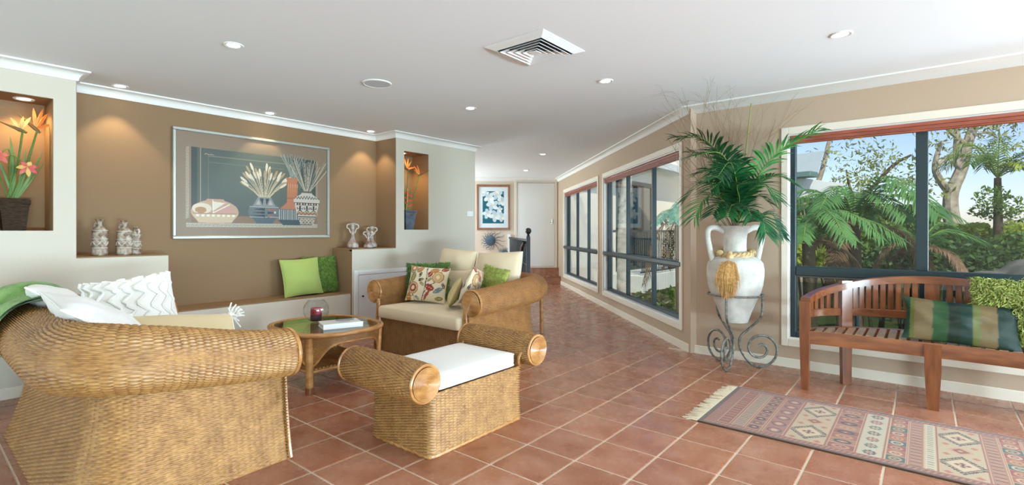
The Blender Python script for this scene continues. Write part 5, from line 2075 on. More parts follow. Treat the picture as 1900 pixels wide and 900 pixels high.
def post(mb, c, s0, s1, z0, z1, ang=0.0, ch=.004):
    """square leg tapering from s1 (top) to s0 (foot)"""
    c = np.array(c)
    ca, sa = math.cos(ang), math.sin(ang)
    vs = []
    for z, (sx, sy) in ((z0, s0), (z0 + (z1 - z0) * .62, s1), (z1, s1)):
        for (a, b) in ((-1, -1), (1, -1), (1, 1), (-1, 1)):
            x, y = a * sx / 2, b * sy / 2
            vs.append((c[0] + x * ca - y * sa, c[1] + x * sa + y * ca, z))
    fs = [[3, 2, 1, 0], [8, 9, 10, 11]]
    for r_ in (0, 4):
        fs += [[r_ + i, r_ + (i + 1) % 4, r_ + 4 + (i + 1) % 4, r_ + 4 + i] for i in range(4)]
    return mb.add(vs, fs)


for s in (-1, 1):
    post(MB(), (s * BA, 0), (.048, .048), (.066, .066), 0, .66).build('arm_post', M['teak'], t)
    c = ell(math.acos(.703) if s > 0 else math.pi - math.acos(.703), .0)
    post(MB(), (c[0], c[1] - .004), (.062, .045), (.074, .05), 0, .80, -s * .55).build('back_leg', M['teak'], t)
post(MB(), (0, fy(0)), (.062, .062), (.088, .07), 0, .43).build('front_leg', M['teak'], t)
c = ell(math.pi / 2, 0)
post(MB(), (0, c[1]), (.06, .042), (.085, .045), 0, .84).build('back_leg', M['teak'], t)
# back slats
for (p0, p1, n) in ((math.pi - .08, math.pi - .72, 6), (math.pi - .86, math.pi / 2 + .10, 9), (math.pi / 2 - .10, .86, 9), (.72, .08, 6)):
    for k in range(n):
        p = p0 + (p1 - p0) * (k + .5) / n
        cc = ell(p)
        tx, ty = -BA * math.sin(p), BB * math.cos(p)
        A_ = math.atan2(ty, tx)
        mb = MB()
        mb.box((-.0175, -.008, .575), (.0175, .008, ztop(p) - .045), .002, Matrix.Translation((cc[0], cc[1], 0)) @ Matrix.Rotation(A_, 4, 'Z'))
        mb.build('back_slat', M['teak'], t)
# seat slats, front to back
x = -BA + .075
while x < BA - .05:
    yb = BB * math.sqrt(max(0, 1 - (x / BA) ** 2)) - .022
    yf = fy(x) + .014
    if yb - yf > .03:
        MB().box((x - .0225, yf, .418), (x + .0225, yb, .440), .003).build('seat_slat', M['teak_seat'], t)
    x += .0625

# bench cushions
bcols = [(0, .07, (22, 70, 44)), (.07, .11, (112, 118, 52)), (.11, .27, (140, 118, 78)), (.27, .40, (44, 92, 46)), (.40, .50, (20, 46, 30)), (.50, .60, (18, 60, 50)),
         (.60, .66, (118, 126, 60)), (.66, .80, (136, 114, 72)), (.80, 1.0, (14, 56, 42))]
M['silk'] = print_mat('striped green silk', .42, .4, bump=.25, bscale=60, sheen=.0)
cushion('striped_cushion', 'long dark green and bronze banded silk cushion on the teak bench', .60, .31, .12, lean((.175, 4.44, .575), -84, 30, -4), M['silk'], 51, n=90, wr=.006, pinch=.08,
        paint=stripes([(a_, b_, tuple(.78 * v for v in c_)) for a_, b_, c_ in bcols], .60))
shag('shag_cushion', 'lime green shaggy cushion on the teak bench', .46, .42, .15, lean((.475, 4.60, .655), -95, 14, 0), M['shag_lime'], 5200, .042, 52, wid=.0036)

# ================================================================== RUNNER RUG
RW, RH = 2.05, .88
cv = Canvas(RW, RH, .0038, (150, 96, 74))
rust, rose, cream_, teal_, dark, grn, tan = (146, 76, 56), (166, 112, 92), (196, 184, 152), (52, 96, 90), (58, 48, 48), (104, 132, 108), (176, 142, 104)
x = 0
cv.rect(0, 0, RW, RH, (92, 68, 50))
cv.rect(.03, .02, RW - .03, RH - .02, (160, 104, 82))
for k in range(160):
    xx = .03 + k * (RW - .06) / 160
    for yy in (.042, RH - .042):
        cv.line([(xx, yy - .016), (xx + .014, yy + .016)], .004, (96, 78, 84) if k % 2 else (190, 150, 118))
for k in range(60):
    yy = .04 + k * (RH - .08) / 60
    cv.line([(.045, yy), (.075, yy + .012)], .004, (96, 78, 84) if k % 2 else (190, 150, 118))


def band(a, b, c):
    cv.rect(a, .07, b, RH - .07, c)
    cv.rect(a - .004, .07, a, RH - .07, (204, 184, 150))
    cv.rect(b, .07, b + .004, RH - .07, (204, 184, 150))


def diamonds(a, b):
    band(a, b, cream_)
    m = (a + b) / 2
    for yc in (.23, .65):
        for k in range(9):
            for s in (-1, 1):
                cv.rect(m + s * (b - a) * .06 * k - .006, yc - .125 + .013 * k, m + s * (b - a) * .06 * k + .006, yc - .11 + .013 * k, dark)
                cv.rect(m + s * (b - a) * .06 * k - .006, yc + .11 - .013 * k, m + s * (b - a) * .06 * k + .006, yc + .125 - .013 * k, dark)
        cv.diamond(m, yc, (b - a) * .46, .105, (120, 104, 76))
        cv.diamond(m, yc, (b - a) * .40, .090, (214, 202, 172))
        for (dx, dy) in ((-.022, 0), (.022, 0), (0, -.022), (0, .022)):
            cv.diamond(m + dx, yc + dy, .015, .015, rust)
        cv.diamond(m, yc, .012, .012, dark)
    cv.diamond(m, .44, (b - a) * .34, .06, (206, 164, 128))
    cv.diamond(m, .44, (b - a) * .22, .04, rust)
    cv.diamond(m, .44, .012, .014, cream_)
    for yy in (.10, .36, .52, .78):
        for s in (-1, 1):
            cv.diamond(m + s * (b - a) * .34, yy, .02, .02, (190, 120, 92))


def boxes(a, b, cols, motif):
    n = 9
    for k in range(n):
        y0 = .07 + k * (RH - .14) / n
        y1 = y0 + (RH - .14) / n
        c = cols[k % len(cols)]
        cv.rect(a, y0, b, y1, c)
        m, yc = (a + b) / 2, (y0 + y1) / 2
        cv.ell(m, yc, (b - a) * .36, .030, motif[k % len(motif)])
        cv.ell(m, yc, (b - a) * .22, .016, c)
        cv.diamond(m, yc, .010, .008, cream_)
        cv.rect(a, y0, b, y0 + .004, (200, 176, 142))
    cv.rect(a - .004, .07, a, RH - .07, (204, 184, 150))
    cv.rect(b, .07, b + .004, RH - .07, (204, 184, 150))


def combs(a, b, base, cols):
    band(a, b, base)
    for k in range(46):
        yy = .075 + k * (RH - .15) / 46
        cv.rect(a + .006, yy, b - .006, yy + .007, cols[k % len(cols)])


def stars(a, b):
    band(a, b, (198, 200, 180))
    m = (a + b) / 2
    for k in range(7):
        yy = .12 + k * .107
        c = [(70, 62, 62), (84, 110, 100), rust][k % 3]
        for q in range(8):
            an = q * math.pi / 4
            cv.diamond(m + math.cos(an) * .024, yy + math.sin(an) * .026, .011, .011, c)
        cv.diamond(m, yy, .014, .014, (176, 120, 96))


def scrolls(a, b, c):
    band(a, b, c)
    m = (a + b) / 2
    for k in range(6):
        yy = .135 + k * .122
        cv.ell(m, yy, (b - a) * .40, .042, (108, 84, 84), inner=.72, rot=.5)
        cv.ell(m, yy, (b - a) * .18, .020, (204, 178, 150), rot=.5)


combs(.10, .165, rust, [(196, 148, 108), (120, 84, 70), (178, 110, 78)])
combs(.185, .245, (168, 138, 116), [(104, 112, 106), (190, 170, 140)])
boxes(.262, .335, [(160, 98, 72), (152, 110, 84)], [dark, (120, 80, 64)])
scrolls(.352, .455, (170, 116, 98))
diamonds(.475, .655)
boxes(.675, .795, [rust, (172, 126, 92), (158, 92, 74)], [(196, 150, 116), dark])
stars(.812, .915)
boxes(.932, 1.012, [teal_, (168, 92, 60), (150, 70, 56)], [(190, 156, 116), cream_])
combs(1.025, 1.085, (172, 124, 100), [(70, 60, 62), (190, 140, 110), (184, 168, 138)])
combs(1.095, 1.135, (206, 204, 180), [(74, 110, 104), (206, 204, 180)])
diamonds(1.152, 1.325)
combs(1.342, 1.40, (172, 124, 100), [(70, 60, 62), (190, 140, 110), (184, 168, 138)])
boxes(1.412, 1.492, [teal_, (168, 92, 60), (150, 70, 56)], [(190, 156, 116), cream_])
combs(1.505, 1.565, (172, 124, 100), [(70, 60, 62), (190, 140, 110), (184, 168, 138)])
diamonds(1.585, 1.755)
combs(1.77, 1.81, (206, 204, 180), [(74, 110, 104), (206, 204, 180)])
boxes(1.825, 1.905, [teal_, (168, 92, 60), (150, 70, 56)], [(190, 156, 116), cream_])
stars(1.92, 2.0)
RX, RYY = -1.092, 3.15
t = thing('runner_rug', 'patterned rust and cream kilim runner with a fringed end', 'rug', (RX, RYY, 0))
cv.C *= np.array([.74, .60, .50])
pile = Matrix.Translation((0, 0, .0095))
mb = cv.mesh(pile)
mb.build('pile', print_mat('woven wool pile', .95, .1, bump=.5, bscale=260, sheen=.3), t)
MB().box((-.001, -.001, .0005), (RW + .001, RH + .001, .0088), .002).build('backing', mat('brown wool binding', rgb(84, 62, 46), .95, .1), t)
fg = MB()
g = np.random.default_rng(9)
for k in range(150):
    y = .006 + k * (RH - .012) / 150 + g.normal(0, .002)
    a = g.normal(0, .22)
    ln = g.uniform(.065, .105)
    fg.tube([(0, y, .007), (-ln * .4, y + math.sin(a) * ln * .3, .007), (-ln, y + math.sin(a) * ln * .9, .003)], [.0032, .003, .0022], 5)
stuff(fg.build('fringe', mat('ivory fringe yarn', rgb(222, 208, 182), .95, .1), t))

# ================================================================== URN ON ITS STAND
UX, UY = -1.285, 4.645
M['plaster'] = mat('chalky white terracotta', rgb(186, 182, 172), .85, .2, var=.25, vscale=9, vcol2=rgb(222, 219, 211), bump=.35, bscale=35, detail=6)
t = thing('amphora_urn', 'tall chalky white amphora urn with two handles in the iron stand', 'urn', (UX, UY, .388))
prof = [(.085, 0), (.102, .006), (.108, .02), (.135, .10), (.172, .19), (.203, .26), (.222, .33), (.232, .41), (.232, .47), (.222, .52), (.196, .556), (.150, .578), (.108, .592), (.096, .61),
        (.092, .66), (.094, .73), (.104, .80), (.114, .825), (.118, .838), (.110, .842), (.098, .83), (.086, .76), (.07, .68)]
MB().lathe(prof, 48).build('body', M['plaster'], t, smooth=True)
ca, sa = math.cos(HEAD), math.sin(HEAD)
for s in (-1, 1):
    h = bez([(s * .095, 0, .79), (s * .165, 0, .825), (s * .225, 0, .815), (s * .238, 0, .75), (s * .222, 0, .66), (s * .205, 0, .575), (s * .192, 0, .53)], 28)
    h = [(x * ca - y * sa, x * sa + y * ca, z) for x, y, z in h]
    MB().tube(h, .019, 10, flat=1.25).build('handle', M['plaster'], t, smooth=True)

M['iron'] = mat('rubbed pewter iron', rgb(78, 80, 74), .42, .5, metal=.35, var=.3, vscale=40, vcol2=rgb(148, 146, 134))
t = thing('urn_stand', 'scrolled wrought iron tripod stand carrying the white urn', 'stand', (UX, UY, 0))
a = np.linspace(0, 2 * math.pi, 48, endpoint=False)
MB().tube([(.222 * math.cos(x), .222 * math.sin(x), .632) for x in a], .008, 8, closed=True).build('ring', M['iron'], t, smooth=True)
for k in range(3):
    an = R([28, 148, 268][k])
    pts = [(.222, .632), (.222, .50), (.205, .43), (.12, .34), (.05, .27), (.035, .20), (.06, .12), (.13, .03), (.20, .009)]
    # big outward scroll
    cxr, cyr, r0 = .205, .165, .155
    sp = []
    for u in np.linspace(0, 1, 40):
        an2 = R(-90) + u * R(560)
        rr = r0 * (1 - .80 * u)
        cx2, cy2 = cxr - .0 * u, .165 + .0 * u
        sp.append((cx2 + rr * math.cos(an2), cy2 + rr * math.sin(an2)))
    curve = np.array([p for p in bez([(x, y, 0) for x, y in pts], 40)[:-1, :2]] + sp)
    P3 = [(x * math.cos(an), x * math.sin(an), max(.0105, y)) for x, y in curve]
    MB().tube(P3, .0105, 8).build('scroll_leg', M['iron'], t, smooth=True)

# rope with raffia tassel round the neck
M['raffia'] = mat('golden raffia', rgb(190, 140, 78), .8, .2, var=.25, vscale=60, vcol2=rgb(222, 184, 126))
M['rope'] = mat('twisted sisal rope', rgb(190, 156, 108), .85, .2, var=.2, vscale=40, vcol2=rgb(222, 196, 150))
t = thing('rope_tassel', 'knotted sisal rope and raffia tassel hung on the white urn', 'tassel', (UX, UY, .86))
cam_dir = math.atan2(-UY, -UX)
knot_a = cam_dir - R(14)
loop = []
for u in np.linspace(0, 2 * math.pi, 60, endpoint=False):
    dz = -.018 * math.cos(u - knot_a)
    rr = .140
    loop.append((rr * math.cos(u), rr * math.sin(u), .115 + .018 + dz))
mb = MB()
for ph_ in (0, 2.1, 4.2):
    tw = []
    for k, p in enumerate(loop):
        an = k * .9 + ph_
        d = np.array([math.cos(2 * math.pi * k / 60), math.sin(2 * math.pi * k / 60), 0])
        tw.append(np.array(p) + d * .014 * math.cos(an) + np.array([0, 0, 1]) * .014 * math.sin(an))
    mb.tube(tw, .015, 6, closed=True)
mb.build('rope', M['rope'], t, smooth=True)
kd = np.array([math.cos(knot_a), math.sin(knot_a), 0])
kp = kd * .162 + np.array([0, 0, .105])
mb = MB()
mb.sphere(kp, .032, 14, .034)
mb.sphere(kp + np.array([0, 0, .03]), .022, 12)
sd = np.array([-kd[1], kd[0], 0])
mb.sphere(kd * .15 - sd * .085 + np.array([0, 0, .14]), .030, 12, .024)
mb.build('knot', M['rope'], t, smooth=True)
rf = MB()
g = np.random.default_rng(3)
for k in range(620):
    s = np.clip(g.normal(0, .75), -1.7, 1.7)
    z1 = -.215 + .05 * s * s * .5 + g.uniform(-.035, .06)
    lift = g.uniform(0, 1) * (1 - .3 * abs(s))
    p0_ = kp + sd * s * .008
    p1_ = kd * (.205 + .035 * lift) + sd * s * .038 + np.array([0, 0, .045])
    p2_ = kd * (.237 + .038 * lift) + sd * s * .056 + np.array([0, 0, -.07])
    p3_ = kd * (.236 + .020 * lift + g.normal(0, .008)) + sd * (s * .050 + g.normal(0, .012)) + np.array([0, 0, z1])
    rf.tube([p0_, p1_, p2_, p3_], [.0024, .0024, .002, .001], 4, caps=False)
stuff(rf.build('raffia', M['raffia'], t))

# palm fronds in the urn
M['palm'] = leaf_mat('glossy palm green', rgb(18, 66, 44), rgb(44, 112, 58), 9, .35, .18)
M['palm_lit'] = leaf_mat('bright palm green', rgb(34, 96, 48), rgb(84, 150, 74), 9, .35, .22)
M['palm_stem'] = leaf_mat('yellow green palm stalk', rgb(96, 130, 52), rgb(140, 166, 76), 9, .4, .1)
M['palm_teal'] = leaf_mat('sea green palm', rgb(40, 122, 104), rgb(110, 176, 156), 9, .4, .2)


def frond(t, pts, nl, ln, wd, mt, up=(0, 0, 1), droop=.35, stem_r=.006, start=.25, fold=.5, name='frond', jit=.12, stem_m=None, seg=4, clamp=None):
    P = bez(pts, 40)
    T = np.gradient(P, axis=0)
    T /= np.linalg.norm(T, axis=1, keepdims=True)
    st_ = MB().tube(P, np.linspace(stem_r, stem_r * .25, len(P)), 6).build('stalk', stem_m or M['palm_stem'], t, smooth=True)
    mb = MB()
    L = np.concatenate([[0], np.cumsum(np.linalg.norm(np.diff(P, axis=0), axis=1))])
    L /= L[-1]
    upv = np.array(up, float)
    for k in range(nl):
        u = start + (1 - start) * (k + .5) / nl
        i = min(len(P) - 2, int(np.searchsorted(L, u)) - 1)
        f = (u - L[i]) / max(L[i + 1] - L[i], 1e-9)
        c, d = P[i] + (P[i + 1] - P[i]) * f, T[i]
        s = np.cross(d, upv)
        s /= max(np.linalg.norm(s), 1e-6)
        nrm = np.cross(s, d)
        for sg in (-1, 1):
            env = math.sin(math.pi * min(.97, max(.22, .14 + .70 * (u - start) / (1 - start)))) ** .6
            l_ = ln * env * random.uniform(.88, 1.1)
            dr = s * sg * (1.0) + d * (.55 + .5 * u) + nrm * fold * random.uniform(.6, 1.2) + np.array([random.uniform(-jit, jit) for _ in range(3)])
            dr /= np.linalg.norm(dr)
            wdir = np.cross(dr, nrm)
            wdir /= max(np.linalg.norm(wdir), 1e-6)
            rows = []
            for v in np.linspace(0, 1, seg + 1):
                q = c + dr * l_ * v + np.array([0, 0, -1]) * droop * l_ * v * v
                w_ = wd * (.35 + 1.3 * v if v < .4 else (1 - v) * 1.5 + .03)
                w_ = wd * min(1.0, .4 + 2.0 * v) * (1 - max(0, (v - .55)) / .45 * .94)
                rows.append([q - wdir * w_, q + nrm * w_ * .25, q + wdir * w_])
            mb.grid(np.array(rows))
    if clamp is not None:
        mb.v = [clamp(v) for v in mb.v]
    return mb.build(name, mt, st_, smooth=True)


def keep_in_room(v):
    v = v.copy()
    wx, wy = v[:, 0] + UX, v[:, 1] + UY
    over = (wy > RY - .02) & (wx > CORN[0])
    v[over, 1] = RY - .02 - UY - .01 * np.random.default_rng(1).random(over.sum())
    return v


t = thing('palm_fronds', 'arching green palm fronds standing in the white urn', 'palm', (UX, UY, 1.20))
BASE = (0, 0, 0)


def loc_px(x, y, D):
    p = px(x, y, D)
    return (p.x - UX, p.y - UY, p.z - 1.20)


D0 = 4.40
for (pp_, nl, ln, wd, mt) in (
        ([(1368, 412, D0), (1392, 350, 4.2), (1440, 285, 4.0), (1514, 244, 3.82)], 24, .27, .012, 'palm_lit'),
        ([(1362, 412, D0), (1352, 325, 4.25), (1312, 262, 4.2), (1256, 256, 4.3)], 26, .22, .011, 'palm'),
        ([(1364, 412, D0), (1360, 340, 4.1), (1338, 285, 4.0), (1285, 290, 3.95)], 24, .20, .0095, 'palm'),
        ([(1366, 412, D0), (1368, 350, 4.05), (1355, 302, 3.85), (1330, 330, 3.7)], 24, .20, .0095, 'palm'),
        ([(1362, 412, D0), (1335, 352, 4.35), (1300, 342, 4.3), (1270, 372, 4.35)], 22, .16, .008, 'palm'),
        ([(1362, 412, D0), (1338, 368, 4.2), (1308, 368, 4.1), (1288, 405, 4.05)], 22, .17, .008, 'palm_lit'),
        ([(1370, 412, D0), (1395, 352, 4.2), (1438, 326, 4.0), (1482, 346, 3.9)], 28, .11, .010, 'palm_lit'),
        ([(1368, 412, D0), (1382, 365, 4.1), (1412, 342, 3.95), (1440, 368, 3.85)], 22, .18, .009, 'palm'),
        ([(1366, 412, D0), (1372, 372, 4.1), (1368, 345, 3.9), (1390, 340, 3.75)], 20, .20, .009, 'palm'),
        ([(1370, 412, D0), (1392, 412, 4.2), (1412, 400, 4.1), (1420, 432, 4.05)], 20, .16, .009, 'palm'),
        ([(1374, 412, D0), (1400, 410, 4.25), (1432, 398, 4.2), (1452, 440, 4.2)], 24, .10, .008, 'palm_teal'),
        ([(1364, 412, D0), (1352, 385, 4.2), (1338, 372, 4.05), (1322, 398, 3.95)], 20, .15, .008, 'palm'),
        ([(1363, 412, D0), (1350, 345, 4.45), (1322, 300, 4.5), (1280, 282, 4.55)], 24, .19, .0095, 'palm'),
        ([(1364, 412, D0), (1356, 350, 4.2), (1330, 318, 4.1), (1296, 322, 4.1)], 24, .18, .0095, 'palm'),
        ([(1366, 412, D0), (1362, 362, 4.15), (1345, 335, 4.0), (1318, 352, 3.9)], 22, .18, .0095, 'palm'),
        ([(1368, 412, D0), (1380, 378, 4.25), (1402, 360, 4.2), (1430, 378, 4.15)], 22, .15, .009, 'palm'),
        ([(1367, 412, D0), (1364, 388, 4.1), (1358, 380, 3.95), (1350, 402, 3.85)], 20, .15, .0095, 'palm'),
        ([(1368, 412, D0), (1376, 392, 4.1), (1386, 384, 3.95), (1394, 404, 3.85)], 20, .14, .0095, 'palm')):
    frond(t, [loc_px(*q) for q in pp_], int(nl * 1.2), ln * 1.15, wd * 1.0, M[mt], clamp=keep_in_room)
    # sprigs low at the mouth
for k in range(7):
    an = random.uniform(0, 6.28)
    blade(MB(), (.04 * math.cos(an), .04 * math.sin(an), -.02), (.16 * math.cos(an), .16 * math.sin(an), .16 + random.uniform(-.1, .1)), .012).build('leaf', M['palm'], t, smooth=True)

# bare twigs rising above the palm
t = thing('dry_twigs', 'bare branching twigs rising behind the palm fronds', 'twigs', (UX, UY, 1.20))
M['twig'] = mat('dry twig bark', rgb(138, 116, 90), .8, .2)
M['bamboo'] = mat('green bamboo cane', rgb(150, 148, 84), .5, .4)
g = random.Random(11)


def twig(p, d, ln, r, depth, parent=None):
    pts = [np.array(p, float)]
    d = np.array(d, float)
    for k in range(6):
        d = d + np.array([g.gauss(0, .10), g.gauss(0, .10), g.gauss(0, .05)])
        d /= np.linalg.norm(d)
        q = pts[-1] + d * ln / 6
        q[2] = min(q[2], 1.17)
        q[1] = min(q[1], RY - UY - .03)
        # keep clear of the corridor wall
        s_ = (q[0] + UX) + (q[1] + UY) - 3.125
        if s_ > -.02 and q[1] + UY > RY - .0:
            q[0] -= s_ + .03
        pts.append(q)
    mb = twig_mb[-1]
    mb.tube(pts, np.linspace(r, r * .5, 7), 5)
    if depth > 0:
        for k in (1, 2, 3, 4, 5):
            for _ in range(1 + (depth > 1 and k > 2)):
                e = d + np.array([g.gauss(0, .55), g.gauss(0, .55), g.gauss(.1, .35)])
                e /= np.linalg.norm(e)
                twig(pts[k], e, ln * g.uniform(.35, .62), r * .55, depth - 1)


for k in range(13):
    twig_mb = [MB()]
    v = px(1240 + k * 15 + g.uniform(-6, 6), 200 + g.uniform(0, 40), 4.28 + g.uniform(-.2, .25))
    d = np.array([v.x - UX, v.y - UY, v.z - 1.2])
    L_ = np.linalg.norm(d)
    twig((g.uniform(-.03, .03), g.uniform(-.03, .03), .0), d / L_, L_ * .95, .0024, 2 if k % 2 else 1)
    twig_mb[-1].build('twig', M['twig'], t, smooth=True)
p1_ = loc_px(1394, 192, 4.35)
MB().tube([(.02, .0, 0), (p1_[0] * .5 + .01, p1_[1] * .5, p1_[2] * .5), (p1_[0], p1_[1], min(1.16, p1_[2]))], .0055, 7).build('bamboo_cane', M['bamboo'], t, smooth=True)

# ================================================================== OUTSIDE
M['lawn'] = mat('garden mulch and grass', rgb(74, 92, 44), .95, .1, var=.3, vscale=1.2, vcol2=rgb(104, 96, 60))
gz = -1.5
gb = MB().box((-40, 5.2, gz - .2), (60, 80, gz))
struct(gb.build('garden_ground', M['lawn'], origin=False), 'shaded garden ground outside the windows', 'ground')

# wing of the house across the courtyard
M['render'] = mat('cream render', rgb(246, 240, 224), .9, .2, bump=.05, bscale=60)
M['deck_white'] = mat('pale painted fascia', rgb(214, 220, 214), .7, .3)
M['dark_glass'] = mat('dark reflective glass', rgb(30, 44, 48), .03, .9, coat=.6)
WXw = -6.45
t = thing('house_wing', 'cream rendered wing of the house with dark glass doors and a balcony', 'building', (WXw, 13.5, gz))
O = Matrix.Translation((-WXw, -13.5, -gz))
wm = MB()
for (y0, y1, z0, z1) in ((9.9, 12.3, gz, 3.6), (14.8, 18.5, gz, 3.6), (12.3, 14.8, gz, .1), (12.3, 14.8, 2.62, 3.6)):
    wm.box((WXw - .2, y0, z0), (WXw, y1, z1), 0, O)
wm.box((WXw, 17.2, gz), (WXw + 2.4, 17.4, 3.6), 0, O)
wm.build('wall', M['render'], t)
MB().box((WXw - .25, 9.9, 3.05), (WXw + .5, 18.6, 3.2), .01, O).build('soffit', M['deck_white'], t)
MB().box((WXw + .42, 9.9, 3.0), (WXw + .56, 18.6, 3.22), .01, O).build('gutter', M['deck_white'], t)
dfr = MB()
for y in (12.3, 13.55, 14.72):
    dfr.box((WXw - .10, y, .1), (WXw + .03, y + .09, 2.62), .005, O)
dfr.box((WXw - .10, 12.3, 2.50), (WXw + .03, 14.8, 2.62), .005, O)
dfr.box((WXw - .10, 12.3, .1), (WXw + .03, 14.8, .18), .005, O)
df = dfr.build('glass_door', M['alu'], t)
MB().box((WXw - .05, 12.39, .18), (WXw - .04, 13.55, 2.50), 0, O).build('pane', M['dark_glass'], df)
MB().box((WXw - .05, 13.64, .18), (WXw - .04, 14.72, 2.50), 0, O).build('pane', M['dark_glass'], df)
bx0, bx1, by0, by1 = WXw, WXw + 1.05, 11.7, 17.2
MB().box((bx0, by0, -.36), (bx1, by1, .08), .01, O).build('balcony_slab', M['deck_white'], t)
MB().box((bx0, by0, gz), (bx1 - .3, by1, -.36), 0, O).build('undercroft', mat('shaded render', rgb(150, 152, 124), .9), t)  # shade under the balcony is put into this wall colour
hr = MB()
hr.box((bx1 - .08, by0, 1.16), (bx1 - .02, by1, 1.22), .005, O)
hr.box((bx1 - .07, by0, .14), (bx1 - .03, by1, .18), .004, O)
hr.box((bx0, by0, 1.16), (bx1, by0 + .06, 1.22), .005, O)
rail = hr.build('balcony_rail', M['alu'], t)
b0 = MB().box((bx1 - .06, by0 + .05, .18), (bx1 - .04, by0 + .075, 1.16), 0, O).build('baluster', M['alu'], rail)
for k in range(1, 50):
    o = b0.copy()
    o.location = (0, .11 * k, 0)
    o.parent = rail
    col.objects.link(o)

# eave of the roof beyond the wide window
t = thing('roof_eave', 'green guttered roof corner beyond the wide window', 'roof', tuple(px(1478, 330, 11.0)))
p0_ = px(1503, 322, 11.0)
E0 = Matrix.Translation(-Vector(t.location))
EM = E0 @ frame(tuple(p0_), (-1, .25, 0), (-.25, -1, 0), (0, 0, 1))
MB().box((0, -.4, -.06), (3, .0, .06), .01, EM).build('gutter', mat('green gutter', rgb(96, 128, 120), .5), t)
MB().add(xf([(0, -.4, .06), (3, -.4, .06), (3, -3, .9), (.9, -3, .9)], EM), [[0, 1, 2, 3], [3, 2, 1, 0]]).build('roof_sheet', mat('pale roof sheet', rgb(178, 190, 186), .5), t)
MB().box((.25, -2.5, -.5), (3, -.3, -.06), .01, EM).build('soffit', M['deck_white'], t)

# handrail and low screen of the deck outside the wide window
t = thing('deck_railing', 'pale steel handrail on the deck outside the wide window', 'railing', (.3, 6.35, -.4))
for (z, r_, nm) in ((.70, .026, 'top_rail'), (-.28, .018, 'bottom_rail')):
    MB().tube([(-2.2, 0, z + .4), (3.2, 0, z + .4)], r_, 8).build(nm, M['chrome'], t, smooth=True)
for k in range(5):
    MB().tube([(-2.1 + k * 1.25, 0, 0), (-2.1 + k * 1.25, 0, 1.10)], .02, 8).build('post', M['alu'], t, smooth=True)
    if k < 4:
        MB().box((-2.05 + k * 1.25, -.004, .16), (-2.05 + k * 1.25 + 1.15, .004, 1.02)).build('glass_panel', glass_mat('smoky rail glass', (.62, .72, .70, 1), 1.45), t)
dk = MB()
tdk = thing('outdoor_deck', 'weathered grey plank deck outside the wide window', 'deck', (.3, 5.75, -.55))
for k in range(11):
    MB().box((-2.3, -.66 + k * .125, .10), (3.3, -.545 + k * .125, .14), .003).build('plank', M['deckwood'] if 'deckwood' in M else M.setdefault('deckwood', mat('grey weathered deck', rgb(136, 138, 132), .8, .2, var=.15, vscale=8, stretch=(1, 12, 12))), tdk)
MB().box((-2.3, -.66, 0), (3.3, .70, .10)).build('joists', M['dark_wood'], tdk)

# ---- foliage helpers
gl = np.random.default_rng(21)
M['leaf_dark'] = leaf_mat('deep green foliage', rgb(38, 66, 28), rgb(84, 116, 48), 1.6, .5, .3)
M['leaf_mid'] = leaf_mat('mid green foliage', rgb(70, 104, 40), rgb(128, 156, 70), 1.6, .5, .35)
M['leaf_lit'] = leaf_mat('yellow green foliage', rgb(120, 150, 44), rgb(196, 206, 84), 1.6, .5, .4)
M['leaf_gum'] = leaf_mat('grey green gum leaves', rgb(112, 132, 70), rgb(182, 188, 112), 1.6, .5, .35)
M['fern'] = leaf_mat('tree fern green', rgb(58, 108, 52), rgb(120, 168, 96), 2.0, .5, .35)
M['fern_dead'] = leaf_mat('dry brown fern', rgb(96, 76, 56), rgb(150, 122, 92), 3.0, .8, .2)
M['bark'] = mat('smooth grey gum bark', rgb(132, 122, 106), .85, .2, var=.25, vscale=5, vcol2=rgb(178, 170, 152))
M['bark_dark'] = mat('dark bark', rgb(86, 74, 60), .9, .2, var=.25, vscale=9)
M['palm_trunk'] = mat('grey palm trunk', rgb(142, 138, 130), .85, .2, var=.25, vscale=9, vcol2=rgb(184, 180, 170))


def leaves(blobs, n, size, asp=.45, hang=.0):
    vs = []
    W_ = np.array([b[1] ** 2 for b in blobs])
    W_ = W_ / W_.sum()
    for (c, r), k in zip(blobs, (W_ * n).astype(int)):
        c = np.array(c, float)
        d = gl.normal(0, 1, (k, 3))
        d /= np.linalg.norm(d, axis=1, keepdims=True)
        rad = r * gl.uniform(.45, 1.05, (k, 1)) ** .6
        p = c + d * rad * np.array([1, 1, .75])
        ax = gl.normal(0, 1, (k, 3)) + np.array([0, 0, -hang])
        ax /= np.linalg.norm(ax, axis=1, keepdims=True)
        sd_ = np.cross(ax, gl.normal(0, 1, (k, 3)))
        sd_ /= np.maximum(np.linalg.norm(sd_, axis=1, keepdims=True), 1e-6)
        s = size * gl.uniform(.6, 1.3, (k, 1))
        a_, b_ = ax * s, sd_ * s * asp
        vs.append(np.stack([p - a_, p + b_, p + a_, p - b_], 1))
    V_ = np.concatenate(vs).reshape(-1, 3)
    return V_, np.arange(len(V_)).reshape(-1, 4)


def tree(name, label, base, trunks, blobs, n, size, leaf, bark, group=None, asp=.45, cat='tree', hang=0.0):
    t = thing(name, label, cat, tuple(base), group=group)
    b = np.array(base)
    mb = MB()
    for pts, r0, r1 in trunks:
        P = bez([np.array(p, float) - b for p in pts], 18)
        mb.tube(P, np.linspace(r0, r1, len(P)), 8)
    mb.build('trunk', bark, t, smooth=True)
    V_, F_ = leaves([(np.array(c, float) - b, r) for c, r in blobs], n, size, asp, hang)
    stuff(MB().add(V_, F_).build('foliage', leaf, t))
    return t


def P(x, y, D):
    return np.array(px(x, y, D))


def gnd(x, D):
    p = P(x, 430, D)
    p[2] = gz
    return p


